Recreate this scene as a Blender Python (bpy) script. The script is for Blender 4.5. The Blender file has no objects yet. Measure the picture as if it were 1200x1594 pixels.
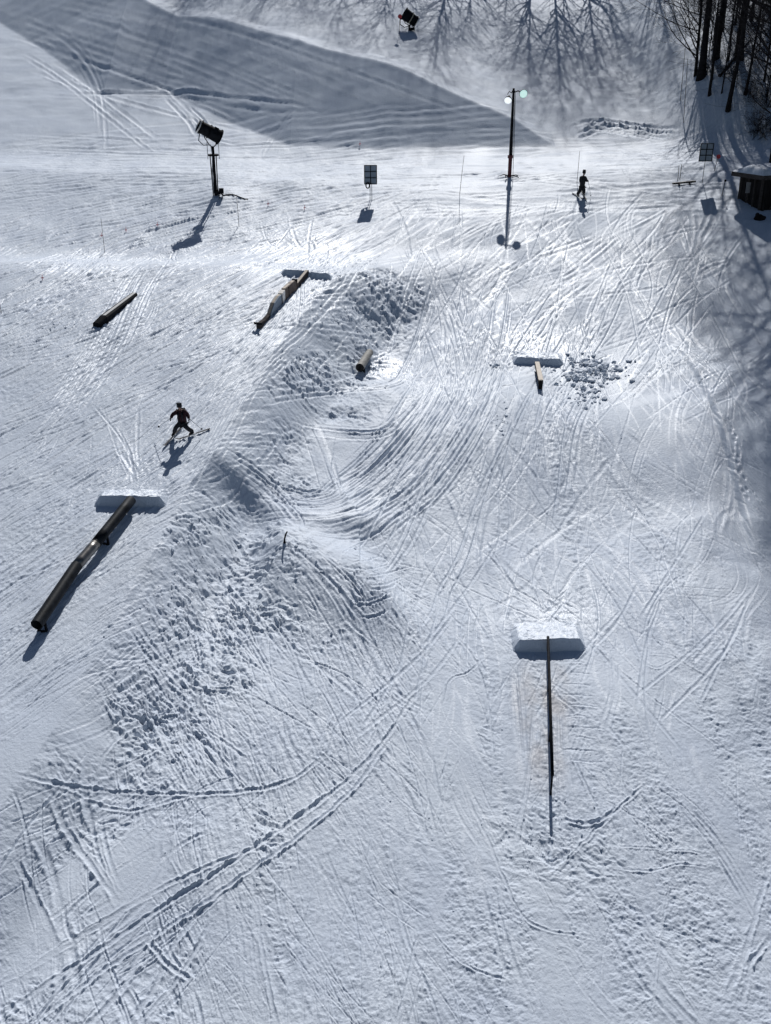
import bpy, bmesh, math, random
import numpy as np
from mathutils import Vector, Matrix
R = math.radians
rnd = random.Random(7)
rng = np.random.default_rng(11)
scene = bpy.context.scene
C = bpy.data.collections.new('scene'); scene.collection.children.link(C)

# ------------------------------------------------------------------ camera, sky, sun, exposure
F_PX, PITCH, BASE, HC = 1615.0, R(25), R(12), 26.2        # focal length in photo pixels, pitch, mean slope, height
cam_d = bpy.data.cameras.new('camera'); cam = bpy.data.objects.new('camera', cam_d); C.objects.link(cam)
cam_d.sensor_fit = 'VERTICAL'; cam_d.sensor_height = 24; cam_d.lens = 24 * F_PX / 1594
cam_d.clip_start = 0.5; cam_d.clip_end = 3000
cam.location = (0, 0, HC); cam.rotation_euler = (R(90) - PITCH, 0, 0)
scene.camera = cam
SUN_EL, SUN_AZ = R(41), R(6.6)
w = bpy.data.worlds.new('World'); scene.world = w; w.use_nodes = True
nt = w.node_tree; bg = nt.nodes['Background']
sky = nt.nodes.new('ShaderNodeTexSky'); sky.sky_type = 'NISHITA'; sky.sun_disc = False
sky.sun_elevation = SUN_EL; sky.sun_rotation = SUN_AZ; sky.altitude = 600
nt.links.new(sky.outputs[0], bg.inputs[0]); bg.inputs[1].default_value = 0.05
sd = bpy.data.lights.new('sun', 'SUN'); sun = bpy.data.objects.new('sun', sd); C.objects.link(sun)
sd.energy = 4.9; sd.angle = R(0.5); sd.color = (1.0, 0.985, 0.965)
sv = Vector((math.sin(SUN_AZ) * math.cos(SUN_EL), math.cos(SUN_AZ) * math.cos(SUN_EL), math.sin(SUN_EL)))
sun.rotation_euler = sv.to_track_quat('Z', 'Y').to_euler(); sun.location = (0, 60, 90)
scene.view_settings.view_transform = 'Standard'; scene.view_settings.look = 'None'
scene.view_settings.exposure = -0.44; scene.view_settings.gamma = 1
scene.cycles.max_bounces = 5; scene.cycles.diffuse_bounces = 1; scene.cycles.glossy_bounces = 2

# ------------------------------------------------------------------ materials
def mat(name, col, rough=0.6, metal=0.0, noise=0.0, nscale=8.0, bump=0.0, bscale=30.0, emit=None, spec=0.5, stretch=None):
    m = bpy.data.materials.new(name); m.use_nodes = True; n = m.node_tree; p = n.nodes['Principled BSDF']
    p.inputs['Base Color'].default_value = (*col, 1); p.inputs['Roughness'].default_value = rough
    p.inputs['Metallic'].default_value = metal; p.inputs['Specular IOR Level'].default_value = spec
    tc = n.nodes.new('ShaderNodeTexCoord'); mp = n.nodes.new('ShaderNodeMapping')
    n.links.new(tc.outputs['Object'], mp.inputs[0])
    if stretch: mp.inputs['Scale'].default_value = stretch
    if noise:
        t = n.nodes.new('ShaderNodeTexNoise'); t.inputs['Scale'].default_value = nscale; t.inputs['Detail'].default_value = 6
        r = n.nodes.new('ShaderNodeMapRange'); r.inputs[1].default_value = .3; r.inputs[2].default_value = .7
        r.inputs[3].default_value = 1 - noise; r.inputs[4].default_value = 1 + noise
        mx = n.nodes.new('ShaderNodeVectorMath'); mx.operation = 'SCALE'; mx.inputs[0].default_value = col
        n.links.new(mp.outputs[0], t.inputs['Vector']); n.links.new(t.outputs[0], r.inputs[0])
        n.links.new(r.outputs[0], mx.inputs['Scale']); n.links.new(mx.outputs[0], p.inputs['Base Color'])
    if bump:
        t = n.nodes.new('ShaderNodeTexNoise'); t.inputs['Scale'].default_value = bscale; t.inputs['Detail'].default_value = 5
        b = n.nodes.new('ShaderNodeBump'); b.inputs['Strength'].default_value = bump; b.inputs['Distance'].default_value = .02
        n.links.new(mp.outputs[0], t.inputs['Vector']); n.links.new(t.outputs[0], b.inputs['Height']); n.links.new(b.outputs[0], p.inputs['Normal'])
    if emit:
        p.inputs['Emission Color'].default_value = (*emit[0], 1); p.inputs['Emission Strength'].default_value = emit[1]
    return m

SNOWCOL = (0.685, 0.75, 0.85)
def snow_material(name, attrs=True):
    m = bpy.data.materials.new(name); m.use_nodes = True; n = m.node_tree; p = n.nodes['Principled BSDF']; L = n.links
    g = n.nodes.new('ShaderNodeNewGeometry')
    p.inputs['Specular IOR Level'].default_value = .30; p.inputs['IOR'].default_value = 1.31
    fine = n.nodes.new('ShaderNodeTexNoise'); fine.inputs['Scale'].default_value = 9; fine.inputs['Detail'].default_value = 8; fine.inputs['Roughness'].default_value = .65
    L.new(g.outputs['Position'], fine.inputs['Vector'])
    big = n.nodes.new('ShaderNodeTexNoise'); big.inputs['Scale'].default_value = .35; big.inputs['Detail'].default_value = 5
    L.new(g.outputs['Position'], big.inputs['Vector'])
    # density of the snow: packed snow a touch greyer than loose snow
    cr = n.nodes.new('ShaderNodeValToRGB'); e = cr.color_ramp.elements
    e[0].position = .3; e[0].color = (SNOWCOL[0] * .93, SNOWCOL[1] * .94, SNOWCOL[2] * .96, 1); e[1].position = .7; e[1].color = (SNOWCOL[0] * 1.05, SNOWCOL[1] * 1.045, SNOWCOL[2] * 1.03, 1)
    L.new(big.outputs[0], cr.inputs[0])
    b = n.nodes.new('ShaderNodeBump'); b.inputs['Distance'].default_value = .03; b.inputs['Strength'].default_value = .8
    L.new(fine.outputs[0], b.inputs['Height']); L.new(b.outputs[0], p.inputs['Normal'])
    if attrs:
        at = n.nodes.new('ShaderNodeAttribute'); at.attribute_name = 'wear'
        sp = n.nodes.new('ShaderNodeSeparateColor'); L.new(at.outputs['Color'], sp.inputs[0])
        mx = n.nodes.new('ShaderNodeMix'); mx.data_type = 'RGBA'; mx.inputs[7].default_value = (.50, .44, .40, 1)
        L.new(sp.outputs[0], mx.inputs[0]); L.new(cr.outputs[0], mx.inputs[6]); L.new(mx.outputs[2], p.inputs['Base Color'])
        L.new(sp.outputs[1], p.inputs['Roughness']); L.new(sp.outputs[2], p.inputs['Specular IOR Level'])
    else:
        L.new(cr.outputs[0], p.inputs['Base Color']); p.inputs['Roughness'].default_value = .5
    return m
M_snow = snow_material('snow_ground'); M_snow2 = snow_material('snow_loose', False)
M_black = mat('black_steel', (.012, .013, .016), .6, 0, noise=.4, nscale=5, bump=.15, spec=.04)
M_pipe = mat('black_plastic_pipe', (.014, .017, .022), .55, 0, spec=.12, noise=.7, nscale=3, bump=.25, bscale=14, stretch=(1, 1, 1))
M_metal = mat('brushed_steel', (.62, .6, .57), .3, .85, noise=.2, nscale=10, bump=.1)
M_steel = mat('worn_steel', (.22, .21, .20), .32, .8, noise=.3, nscale=6, bump=.1)
M_grey = mat('galvanised', (.28, .29, .31), .45, .6, noise=.25)
M_wood = mat('weathered_wood', (.075, .066, .064), .9, 0, spec=.05, noise=.5, nscale=6, bump=.5, stretch=(1, 1, 6))
M_wood_l = mat('light_plank', (.40, .33, .26), .6, 0, noise=.2, nscale=8)
M_bark = mat('bark', (.016, .015, .017), .95, 0, spec=.15, noise=.5, nscale=4, bump=.8, bscale=9)
M_barn = mat('old_boards', (.026, .024, .024), .9, 0, spec=.05, noise=.5, nscale=3, bump=.6, stretch=(3, 3, .6))
M_cloth = mat('black_cloth', (.018, .019, .024), .85, 0, noise=.3, nscale=6)
M_pants = mat('dark_trousers', (.014, .015, .020), .85, 0, noise=.3, nscale=6)
M_red = mat('red_plastic', (.55, .05, .06), .5, 0, noise=.15)
M_redc = mat('dark_red_cloth', (.035, .007, .012), .85, 0, noise=.3)
M_skin = mat('skin', (.42, .25, .19), .6, 0, noise=.1)
M_visor = mat('goggle_lens', (.02, .02, .03), .15)
M_ski = mat('ski_dark', (.012, .012, .018), .7, 0, noise=.3)
M_board = mat('sign_back', (.30, .36, .43), .55, .2, noise=.12, nscale=3)
M_cane = mat('bamboo', (.16, .15, .15), .7, 0, noise=.3)
M_pinkc = mat('faded_red_flag', (.75, .25, .28), .7)
M_white = mat('lamp_white', (.8, .82, .85), .2, 0, emit=((.9, .97, 1), 1.1))
M_green = mat('lamp_green', (.3, .7, .62), .2, 0, emit=((.72, .95, .9), .95))
M_yel = mat('yellow_band', (.42, .38, .28), .6)

# ------------------------------------------------------------------ object helpers
class MB:
    def __init__(s): s.v = []; s.f = []; s.m = []
    def add(s, V, Fc, mi=0):
        o = len(s.v); s.v += [tuple(x) for x in V]; s.f += [tuple(i + o for i in f) for f in Fc]; s.m += [mi] * len(Fc)
    def box(s, c, size, rot=None, mi=0, taper=1.0):
        hx, hy, hz = size[0] / 2, size[1] / 2, size[2] / 2; V = []
        for z in (-1, 1):
            k = taper if z > 0 else 1
            for x, y in ((-1, -1), (1, -1), (1, 1), (-1, 1)): V.append(Vector((x * hx * k, y * hy * k, z * hz)))
        if rot is not None: V = [rot @ v for v in V]
        c = Vector(c); V = [v + c for v in V]
        s.add(V, [(3, 2, 1, 0), (4, 5, 6, 7), (0, 1, 5, 4), (1, 2, 6, 5), (2, 3, 7, 6), (3, 0, 4, 7)], mi)
    def bar(s, a, b, wx, wz, mi=0):
        a, b = Vector(a), Vector(b); d = (b - a); L = d.length; d.normalize()
        sx = d.cross(Vector((0, 0, 1)))
        if sx.length < 1e-4: sx = Vector((1, 0, 0))
        sx.normalize(); up = sx.cross(d)
        M = Matrix((sx, d, up)).transposed()
        s.box((a + b) / 2, (wx, L, wz), M, mi)
    def tube(s, pts, r, n=8, mi=0, cap=True):
        pts = [Vector(p) for p in pts]; rs = r if isinstance(r, (list, tuple)) else [r] * len(pts)
        o = len(s.v); ref = None; k = len(pts)
        for i, p in enumerate(pts):
            d = (pts[min(i + 1, k - 1)] - pts[max(i - 1, 0)]); d.normalize()
            if ref is None:
                ref = d.orthogonal().normalized()
            ref = (ref - d * ref.dot(d)).normalized(); q = d.cross(ref)
            for j in range(n):
                a = 2 * math.pi * j / n; s.v.append(tuple(p + (ref * math.cos(a) + q * math.sin(a)) * rs[i]))
        for i in range(k - 1):
            for j in range(n):
                s.f.append((o + i * n + j, o + i * n + (j + 1) % n, o + (i + 1) * n + (j + 1) % n, o + (i + 1) * n + j)); s.m.append(mi)
        if cap:
            s.f.append(tuple(o + j for j in range(n))[::-1]); s.f.append(tuple(o + (k - 1) * n + j for j in range(n))); s.m += [mi, mi]
    def ball(s, c, r, nu=10, nv=7, mi=0, sq=(1, 1, 1)):
        o = len(s.v); c = Vector(c)
        for i in range(nv + 1):
            t = math.pi * i / nv
            for j in range(nu):
                a = 2 * math.pi * j / nu
                s.v.append((c.x + r * sq[0] * math.sin(t) * math.cos(a), c.y + r * sq[1] * math.sin(t) * math.sin(a), c.z + r * sq[2] * math.cos(t)))
        for i in range(nv):
            for j in range(nu):
                s.f.append((o + i * nu + j, o + (i + 1) * nu + j, o + (i + 1) * nu + (j + 1) % nu, o + i * nu + (j + 1) % nu)); s.m.append(mi)
    def build(s, name, mats, parent=None, smooth=False, loc=None, bevel=0):
        me = bpy.data.meshes.new(name); me.from_pydata(s.v, [], s.f)
        for m in (mats if isinstance(mats, (list, tuple)) else [mats]): me.materials.append(m)
        me.polygons.foreach_set('material_index', s.m)
        if smooth: me.polygons.foreach_set('use_smooth', [True] * len(s.f))
        me.update()
        o = bpy.data.objects.new(name, me); C.objects.link(o)
        if parent: o.parent = parent
        if loc is not None: o.location = loc
        if bevel:
            b = o.modifiers.new('bevel', 'BEVEL'); b.width = bevel; b.segments = 2
        return o
def tag(o, label, cat, group=None, kind=None):
    if label: o['label'] = label
    if cat: o['category'] = cat
    if group: o['group'] = group
    if kind: o['kind'] = kind
    return o
def thing(name, label, cat, loc, rz=0, group=None):
    o = bpy.data.objects.new(name, None); C.objects.link(o); o.empty_display_size = .3
    o.location = loc; o.rotation_euler = (0, 0, rz); return tag(o, label, cat, group)
def copy_tree(src, loc, rz=0, label=None, scale=None):
    c = src.copy(); C.objects.link(c); c.location = loc; c.rotation_euler = (0, 0, rz)
    if scale: c.scale = (scale,) * 3
    if label: c['label'] = label
    for ch in src.children:
        d = ch.copy(); C.objects.link(d); d.parent = c
        for g in ch.children:
            e = g.copy(); C.objects.link(e); e.parent = d
    return c

# ------------------------------------------------------------------ terrain: noise
def hash2(ix, iy, seed):
    h = (ix.astype(np.int64) * 374761393 + iy.astype(np.int64) * 668265263 + seed * 1274126177) & 0xffffffff
    h = ((h ^ (h >> 13)) * 1274126177) & 0xffffffff
    return ((h ^ (h >> 16)) & 0xffff).astype(np.float32) / 65535.0
def vnoise(x, y, seed):
    ix = np.floor(x); iy = np.floor(y); fx = (x - ix).astype(np.float32); fy = (y - iy).astype(np.float32)
    ix = ix.astype(np.int64); iy = iy.astype(np.int64)
    fx = fx * fx * fx * (fx * (fx * 6 - 15) + 10); fy = fy * fy * fy * (fy * (fy * 6 - 15) + 10)
    a = hash2(ix, iy, seed); b = hash2(ix + 1, iy, seed); c = hash2(ix, iy + 1, seed); d = hash2(ix + 1, iy + 1, seed)
    return (a + (b - a) * fx) * (1 - fy) + (c + (d - c) * fx) * fy - .5
def fbm(x, y, seed, octv=3, gain=.5):
    s = 0; a = 1.0
    for k in range(octv):
        c, sn = math.cos(.7 * k + .3), math.sin(.7 * k + .3)
        s = s + a * vnoise((x * c - y * sn) * 2 ** k, (x * sn + y * c) * 2 ** k, seed + k * 17); a *= gain
    return s
def sstep(a, b, x):
    t = np.clip((x - a) / (b - a), 0, 1); return t * t * (3 - 2 * t)

# ------------------------------------------------------------------ terrain: unprojection of photo points on the mean slope
cp, sp_ = math.cos(PITCH), math.sin(PITCH); TB = math.tan(BASE)
def ray(px, py):
    px = np.asarray(px, float); py = np.asarray(py, float)
    r = (px - 600) / F_PX; u = (797 - py) / F_PX
    return r, cp + u * sp_, -sp_ + u * cp
def on_plane(px, py, dz=0.0):
    dx, dy, dzv = ray(px, py)
    t = (dz - HC) / (dzv - TB * dy)
    return dx * t, dy * t
def P(pts, dz=0.0):
    a = np.array(pts, float); X, Y = on_plane(a[:, 0], a[:, 1], dz); return np.stack([X, Y], 1)

def poly_sd(X, Y, pl):
    """unsigned distance, side sign (+ = left of travel) and arc parameter to a polyline"""
    best = np.full(X.shape, 1e9); sign = np.zeros(X.shape); par = np.zeros(X.shape)
    n = len(pl) - 1
    for i in range(n):
        a, b = pl[i], pl[i + 1]; d = b - a; L2 = d @ d
        t0 = ((X - a[0]) * d[0] + (Y - a[1]) * d[1]) / L2
        t = np.clip(t0, 0, 1)
        qx = X - a[0] - t * d[0]; qy = Y - a[1] - t * d[1]; q = qx * qx + qy * qy
        cr = d[0] * (Y - a[1]) - d[1] * (X - a[0])
        m = q < best; best = np.where(m, q, best); sign = np.where(m, np.sign(cr), sign); par = np.where(m, (i + t) / n, par)
    return np.sqrt(best), sign, par

# grid: dense where the slope is near, coarse far away and out to the horizon
NC, NR = 1340, 1560
UW = 1.24; uc = np.linspace(-UW, UW, NC)
uo = UW + np.array([.03, .08, .16, .3, .5, .8, 1.3, 2.2, 4, 8, 14])
ucols = np.concatenate([-uo[::-1], uc, uo])
q0, q1 = 1 / (.816 * 14.5 + 11.07), 1 / (.816 * 128 + 11.07)
yin = (1 / np.linspace(q0, q1, NR) - 11.07) / .816
yrows = np.concatenate([[-300, -160, -80, -40, -15, 0, 8, 12], yin, [131, 135, 142, 152, 170, 200, 260, 360, 520, 800, 1200]])
def wid(Y): return .302 * np.clip(Y, 10, 160) + 4.3
Yg = np.repeat(yrows[:, None], len(ucols), 1); Xg = ucols[None, :] * wid(yrows)[:, None]
NRt, NCt = Xg.shape

# profile of the fall line (slope angles by distance), integrated
prof_y = np.array([-300, 29.6, 38.4, 40.2, 47.4, 53.8, 77, 86.0, 128, 170, 260, 1300])
prof_s = np.array([12, 9, 12, 17, 7.5, 16.5, 5.5, 16.5, 12, 5, 0])
yy = np.arange(-320, 1300, .1); ss = np.zeros_like(yy)
for i in range(len(prof_s)): ss = np.where((yy >= prof_y[i]) & (yy < prof_y[i + 1]), np.tan(np.radians(prof_s[i])), ss)
k = np.hanning(51); k /= k.sum(); ss = np.convolve(np.pad(ss, 25, 'edge'), k, 'valid')
zz = np.cumsum(ss) * .1
zz = zz - np.interp(72.0, yy, zz) + TB * 72 + .2
def profR(Y): return np.interp(Y, yy, zz)
ssl = np.where(yy < 62, TB * 1.0, ss); zl = np.cumsum(ssl) * .1; zl = zl - np.interp(72, yy, zl) + TB * 72 + .2
def profL(Y): return np.interp(Y, yy, zl)

crest = P([(760, 352), (655, 385), (590, 408), (520, 450), (455, 530), (420, 585), (350, 700), (300, 765), (232, 880), (165, 1010), (70, 1165), (0, 1262), (-160, 1490), (-300, 1700)], .5)
bandB = P([(1020, 213), (860, 215), (600, 217), (450, 203), (340, 170), (255, 137), (160, 142), (70, 92), (0, 58), (-120, 18), (-260, -20)], .3)[::-1]
crest_px = [(1020, 213), (862, 214), (800, 188), (720, 152), (640, 115), (560, 85), (480, 60), (400, 38), (320, 18), (240, 0), (120, -28), (0, -52), (-130, -76), (-260, -100)]
ridgeA = P([(300, 748), (385, 756), (440, 784), (500, 797), (560, 790), (625, 765)], -.4)
ridgeB = P([(385, 842), (445, 838), (500, 866), (560, 884), (625, 862)], -.3)
ridgeR = P([(1035, 480), (1075, 545), (1110, 620), (1140, 700), (1165, 780), (1185, 840)], -.2)
Kslope = math.tan(R(30.5)) - math.tan(R(16.5))
bx = bandB[:, 0]; by = bandB[:, 1]
cX, cY = [], []
for (qx, qy) in crest_px:
    dx, dy, dz = ray(qx, qy); t = 70.0
    while t < 160:
        X, Y, Z = dx * t, dy * t, HC + dz * t; Yb = np.interp(X, bx, by)
        wy = 0 * float(5 * fbm(np.array([X * .045]), np.array([Y * .05]), 15, 3)[0] + 1.5 * fbm(np.array([X * .1]), np.array([Y * .1]), 16, 2)[0])
        if Z < profR(Y + wy) - TB * wy + Kslope * max(0, Y - Yb): break
        t += .05
    cX.append(float(X)); cY.append(float(Y) if qx < 860 else float(Yb))
o_ = np.argsort(cX); cX = np.array(cX)[o_]; cY = np.array(cY)[o_]

hsx = np.arange(-140, 60, .25); _b = np.interp(hsx, bx, by); _h = Kslope * np.maximum(np.interp(hsx, cX, cY) - _b, 0)
_k = np.hanning(61); _k /= _k.sum(); hsv = np.convolve(np.pad(_h, 30, 'edge'), _k, 'valid')
def bigz(X, Y, full=True):
    wy = np.where(np.abs(Y) < 200, 1, 0) * (5 * fbm(X * .045, Y * .05, 15, 3) * sstep(55, 75, Y) * sstep(94, 82, Y) + 1.5 * fbm(X * .1, Y * .1, 16, 2) * sstep(94, 82, Y))
    zR = profR(Y + wy) - TB * wy; zL = profL(Y + wy) - TB * wy
    d, sg, par = poly_sd(X, Y, crest)          # travelling towards the camera: terrace lies on the right-hand side (sign < 0)
    sd_ = d * sg
    wob = fbm(X * .35, Y * .35, 5, 3) * 1.1
    bw = np.interp(par, [0, .15, .3, .5, .65, .8, 1], [2.0, 3.8, 3.4, 2.2, 2.5, 2.3, 2.3])
    tq = np.clip((sd_ + wob * .3) / bw, 0, 1); tL = (1 - tq) ** 1.45 * (1 + .55 * tq)
    z = zR + (zL - zR) * tL
    z = z - .06 * (np.clip(Y, 60, 80) - 72) * sstep(3, -9, X)
    # extra lift of the terrace and a hollow below its bank
    near = sstep(66, 58, Y)
    z = z + near * ((.70 + np.interp(Y, [30, 36, 42, 46, 50, 54, 58, 62, 66, 70, 76], [0, .05, .2, .42, .62, .74, .72, .58, .35, .15, 0])) * tL) - near * .35 * np.exp(-((sd_ - bw - 1) / 2.4) ** 2) * np.interp(par, [0, .3, .55, 1], [1, 1, .3, .2])
    # road bank on the far left
    Yb = np.interp(X, bx, by); Yc = np.maximum(np.interp(X, cX, cY), Yb)
    H = Kslope * (Yc - Yb); Hs = np.interp(X, hsx, hsv)
    z = z + np.minimum(Kslope * np.clip(Y - Yb, 0, None), H) + (Hs - H) * sstep(-1, 9, Y - Yc)
    hasb = sstep(0, 7, Yc - Yb)
    z = z - hasb * (.30 * sstep(0, 3, Y - Yc)) + hasb * .04 * np.exp(-((Y - Yc + .2) / .35) ** 2)
    # bowl ridges in the middle
    for pl, h, w1, w2 in ((ridgeA, .45, 3.2, .8), (ridgeB, .95, 1.9, 2.5)):
        d, sg, par = poly_sd(X, Y, pl); e = np.clip(np.minimum(par, 1 - par) * 4, 0, 1); e = e * e * (3 - 2 * e)
        up = sg > 0
        fade = np.where(par <= 0, 0.5, np.where(par >= 1, .0, 1)) if False else 1
        z = z + h * np.exp(-(d / np.where(up, w1, w2)) ** 2) * e
    # bank along the right edge of the run
    d, sg, par = poly_sd(X, Y, ridgeR); right = sg > 0
    e = np.interp(par, [0, .25, .8, 1], [0, 1, 1, .3])
    z = z + (.24 * sstep(-.2, .2, d * sg) * np.exp(-np.clip(d * sg, 0, None) / 2.2) + .35 * np.exp(-((d * sg + .3) / 2.8) ** 2)) * e
    # tree-side hill on the right, shed hollow
    rx = np.interp(Y, [20, 60, 70, 82, 100, 130], [16, 22.5, 27.5, 30, 31, 38])
    xr = X - rx - 1.0; z = z + .10 * (np.sqrt(xr * xr + 9) + xr) * sstep(78, 96, Y) * sstep(400, 40, X)
    z = z + 3.2 * sstep(79, 93, Y) * sstep(21, 29, X)
    z = z - .9 * np.exp(-((X - 27.8) / 1.6) ** 2 - ((Y - 66) / 5.0) ** 2)
    z = z + .55 * np.exp(-((X - 25.2) / 1.0) ** 2 - ((Y - 63) / 5.0) ** 2)
    for (mx_, my_, r, h) in mounds: z = z + h * np.exp(-((X - mx_) ** 2 + ((Y - my_) / 1.2) ** 2) / r ** 2)
    z = z + .16 * fbm(X * .18, Y * .18, 31, 2) + .05 * fbm(X * .7, Y * .5, 41, 2)
    return z
mounds = []
for px, py, r, h in ((345, 306, 1.7, .35), (793, 273, .9, .25), (590, 575, 1.5, .35), (838, 590, 2.2, .22), (655, 45, 1.6, .4)):
    X, Y = on_plane(px, py, .3); mounds.append((float(X), float(Y), r, h))

Zbig = bigz(Xg, Yg)
def cells(X, Y):
    r = np.interp(Y, yrows, np.arange(NRt)); c = np.interp(X / wid(Y), ucols, np.arange(NCt)); return r, c
def sample(F, X, Y):
    r, c = cells(np.asarray(X, float), np.asarray(Y, float))
    r = np.clip(r, 0, NRt - 1.001); c = np.clip(c, 0, NCt - 1.001)
    i = r.astype(int); j = c.astype(int); fr = r - i; fc = c - j
    return (F[i, j] * (1 - fc) + F[i, j + 1] * fc) * (1 - fr) + (F[i + 1, j] * (1 - fc) + F[i + 1, j + 1] * fc) * fr
def hit(px, py, h=0.0):
    """first point of the snow (raised by h) seen at photo position px,py"""
    px = np.atleast_1d(np.asarray(px, float)); py = np.atleast_1d(np.asarray(py, float))
    dx, dy, dz = ray(px, py)
    lo = np.full(px.shape, 14.0); done = np.zeros(px.shape, bool); hi = np.full(px.shape, 160.0)
    t = lo.copy(); step = .5
    for _ in range(310):
        X, Y, Z = dx * t, dy * t, HC + dz * t
        below = Z < sample(Zbig, X, Y) + h
        newly = below & ~done; hi = np.where(newly, t, hi); lo = np.where(newly, t - step, lo); done |= below
        t = np.where(done, t, t + step)
        if done.all(): break
    for _ in range(12):
        m = (lo + hi) / 2; Z = HC + dz * m; b = Z < sample(Zbig, dx * m, dy * m) + h
        hi = np.where(b, m, hi); lo = np.where(b, lo, m)
    return dx * hi, dy * hi

# ------------------------------------------------------------------ terrain: surface texture
det = np.zeros_like(Zbig); rough = np.full(Zbig.shape, .56); stain = np.zeros_like(Zbig)
core = (Yg > 13) & (Yg < 129)
Xf = Xg.astype(np.float32); Yf = Yg.astype(np.float32)
amp = np.full(Zbig.shape, .50, np.float32) + .75 * fbm(Xf * .22, Yf * .22, 71, 3)
lump = np.zeros(Zbig.shape, np.float32)
def blob(px, py, rx, ry, a, target, ang=0):
    X, Y = hit([px], [py]); X, Y = X[0], Y[0]
    c, s = math.cos(R(ang)), math.sin(R(ang)); u = (Xg - X) * c + (Yg - Y) * s; v = -(Xg - X) * s + (Yg - Y) * c
    q = (u / rx) ** 2 + (v / ry) ** 2; target += a * np.exp(-q * q * .7)
d, sg, par = poly_sd(Xg, Yg, crest); sdc = d * sg
bandm = np.exp(-((sdc - 2.2) / 2.1) ** 2) * sstep(66, 60, Yg) * np.interp(par, [0, .08, .15, .4, .52, .6, .9, 1], [0, .3, 1, 1, .6, 1, .8, .2])
bandm = bandm * sstep(-.15, .25, sdc)
lump += bandm * np.clip(.75 + 1.5 * fbm(Xf * .45, Yf * .45, 61, 3), .05, 1.3)
onterr = sstep(.12, -.12, sdc) * sstep(66, 60, Yg)
amp = amp * (1 - .35 * onterr)
amp += bandm * .5
for b in ((440, 905, 5.5, 3.4, .8), (330, 840, 2.4, 2.2, .8), (300, 1050, 2.5, 3.2, .7), (570, 480, 3.5, 5, .45), (500, 610, 3, 4, .4), (840, 650, 4.0, 3.0, .25),
          (930, 580, 2.4, 2.2, .5), (770, 570, 1.2, 1.2, .25), (430, 1280, .8, 1.2, .6), (420, 1440, 1.0, 2.6, .45), (270, 1540, 1.2, 1.2, .5), (700, 1400, 3, 3.5, .25), (1000, 1420, 2.4, 3, .3),
          (860, 1300, 1.6, 1.3, .55), (1170, 1000, 1, 3, .3), (755, 1100, .5, 2, .4), (930, 1130, .8, 2, .35), (90, 470, 2.5, 1.5, .4), (60, 510, 2.5, 1.8, .3)):
    blob(b[0], b[1], b[2], b[3], b[4], lump)
for b in ((880, 1100, 1.25, 2.6, -.35), (210, 1345, 1.1, 1.9, -.9), (40, 1470, 1.2, 1.4, -.8), (110, 1370, .6, 1.1, -.5), (510, 700, 1.4, 2.2, -.6), (350, 600, 4, 6, -.2), (720, 1090, 1.0, 1.4, -.5), (60, 1120, 3, 4, -.25),
          (1000, 620, 2.5, 4.5, -.45), (1060, 720, 3, 5, -.35), (1150, 440, 5, 8, -.1), (440, 110, 26, 9, -.9), (700, 90, 30, 12, -.55), (1000, 120, 10, 8, .1), (950, 1060, .9, 1.2, -.4), (120, 1100, 1.5, 1.6, -.7),
          (410, 1250, 3, 3, .25), (300, 200, 12, 5, -.3), (390, 590, 2.0, 2.5, -.4), (1190, 650, 3, 6, -.3)):
    blob(b[0], b[1], b[2], b[3], b[4], amp)
strk = fbm(Xf * 1.5, Yf * .10, 81, 3); strl = fbm((Xf * .8 - Yf * .6) * 1.3, (Xf * .6 + Yf * .8) * .12, 83, 3)
amp = amp + 1.1 * np.where(Xg > 0, strk, 0) * sstep(64, 40, Yg) * sstep(-3, 1, Xg) + .7 * strl * onterr
amp = np.clip(amp, .05, 1.6); lump = lump * (1 - onterr); lump = np.clip(lump * (1 + .9 * np.interp(Yg, [40, 46, 60, 66], [0, 1, 1, 0]) * bandm) * (1 + 1.3 * fbm(Xf * .8, Yf * .6, 63, 3)), 0, 1.9)
# size of a cell, so that no detail is put in finer than the mesh carries
cellx = (wid(Yg) * 2 * UW / NC); celly = np.gradient(np.clip(yrows, -300, 1300))[:, None] + 0 * Xg
def okscale(s): return sstep(.8, 2.2, s / np.maximum(cellx, celly * .6))
# scraped, wind-packed texture, slightly drawn out across the fall line on the right and along the run on the left
a_ = np.where(Xg < 0, .55, .12) * 1.0
ca, sa = np.cos(.5), np.sin(.5)
ul = Xf * ca + Yf * sa; vl = -Xf * sa + Yf * ca
leftm = sstep(4, -4, Xg).astype(np.float32)
for (sc, am, sd_, st) in ((.045, .012, 100, 1.2), (.09, .021, 101, 1.4), (.18, .027, 102, 1.6), (.42, .014, 103, 2.0), (.9, .014, 104, 1.8), (2.0, .03, 105, 1.5)):
    nl = fbm(ul / (sc * st), vl / sc, sd_, 2); nr_ = fbm(Xf / (sc * st), Yf / sc, sd_ + 50, 2)
    det += okscale(sc) * am * amp * (nl * leftm + nr_ * (1 - leftm))
det += 0.013 * sstep(84, 70, Yg) * np.clip(amp, 0, 1) * okscale(.25) * (np.abs(fbm(Xf * 4.2, Yf * 5.5, 133, 2)) * -2)
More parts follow.
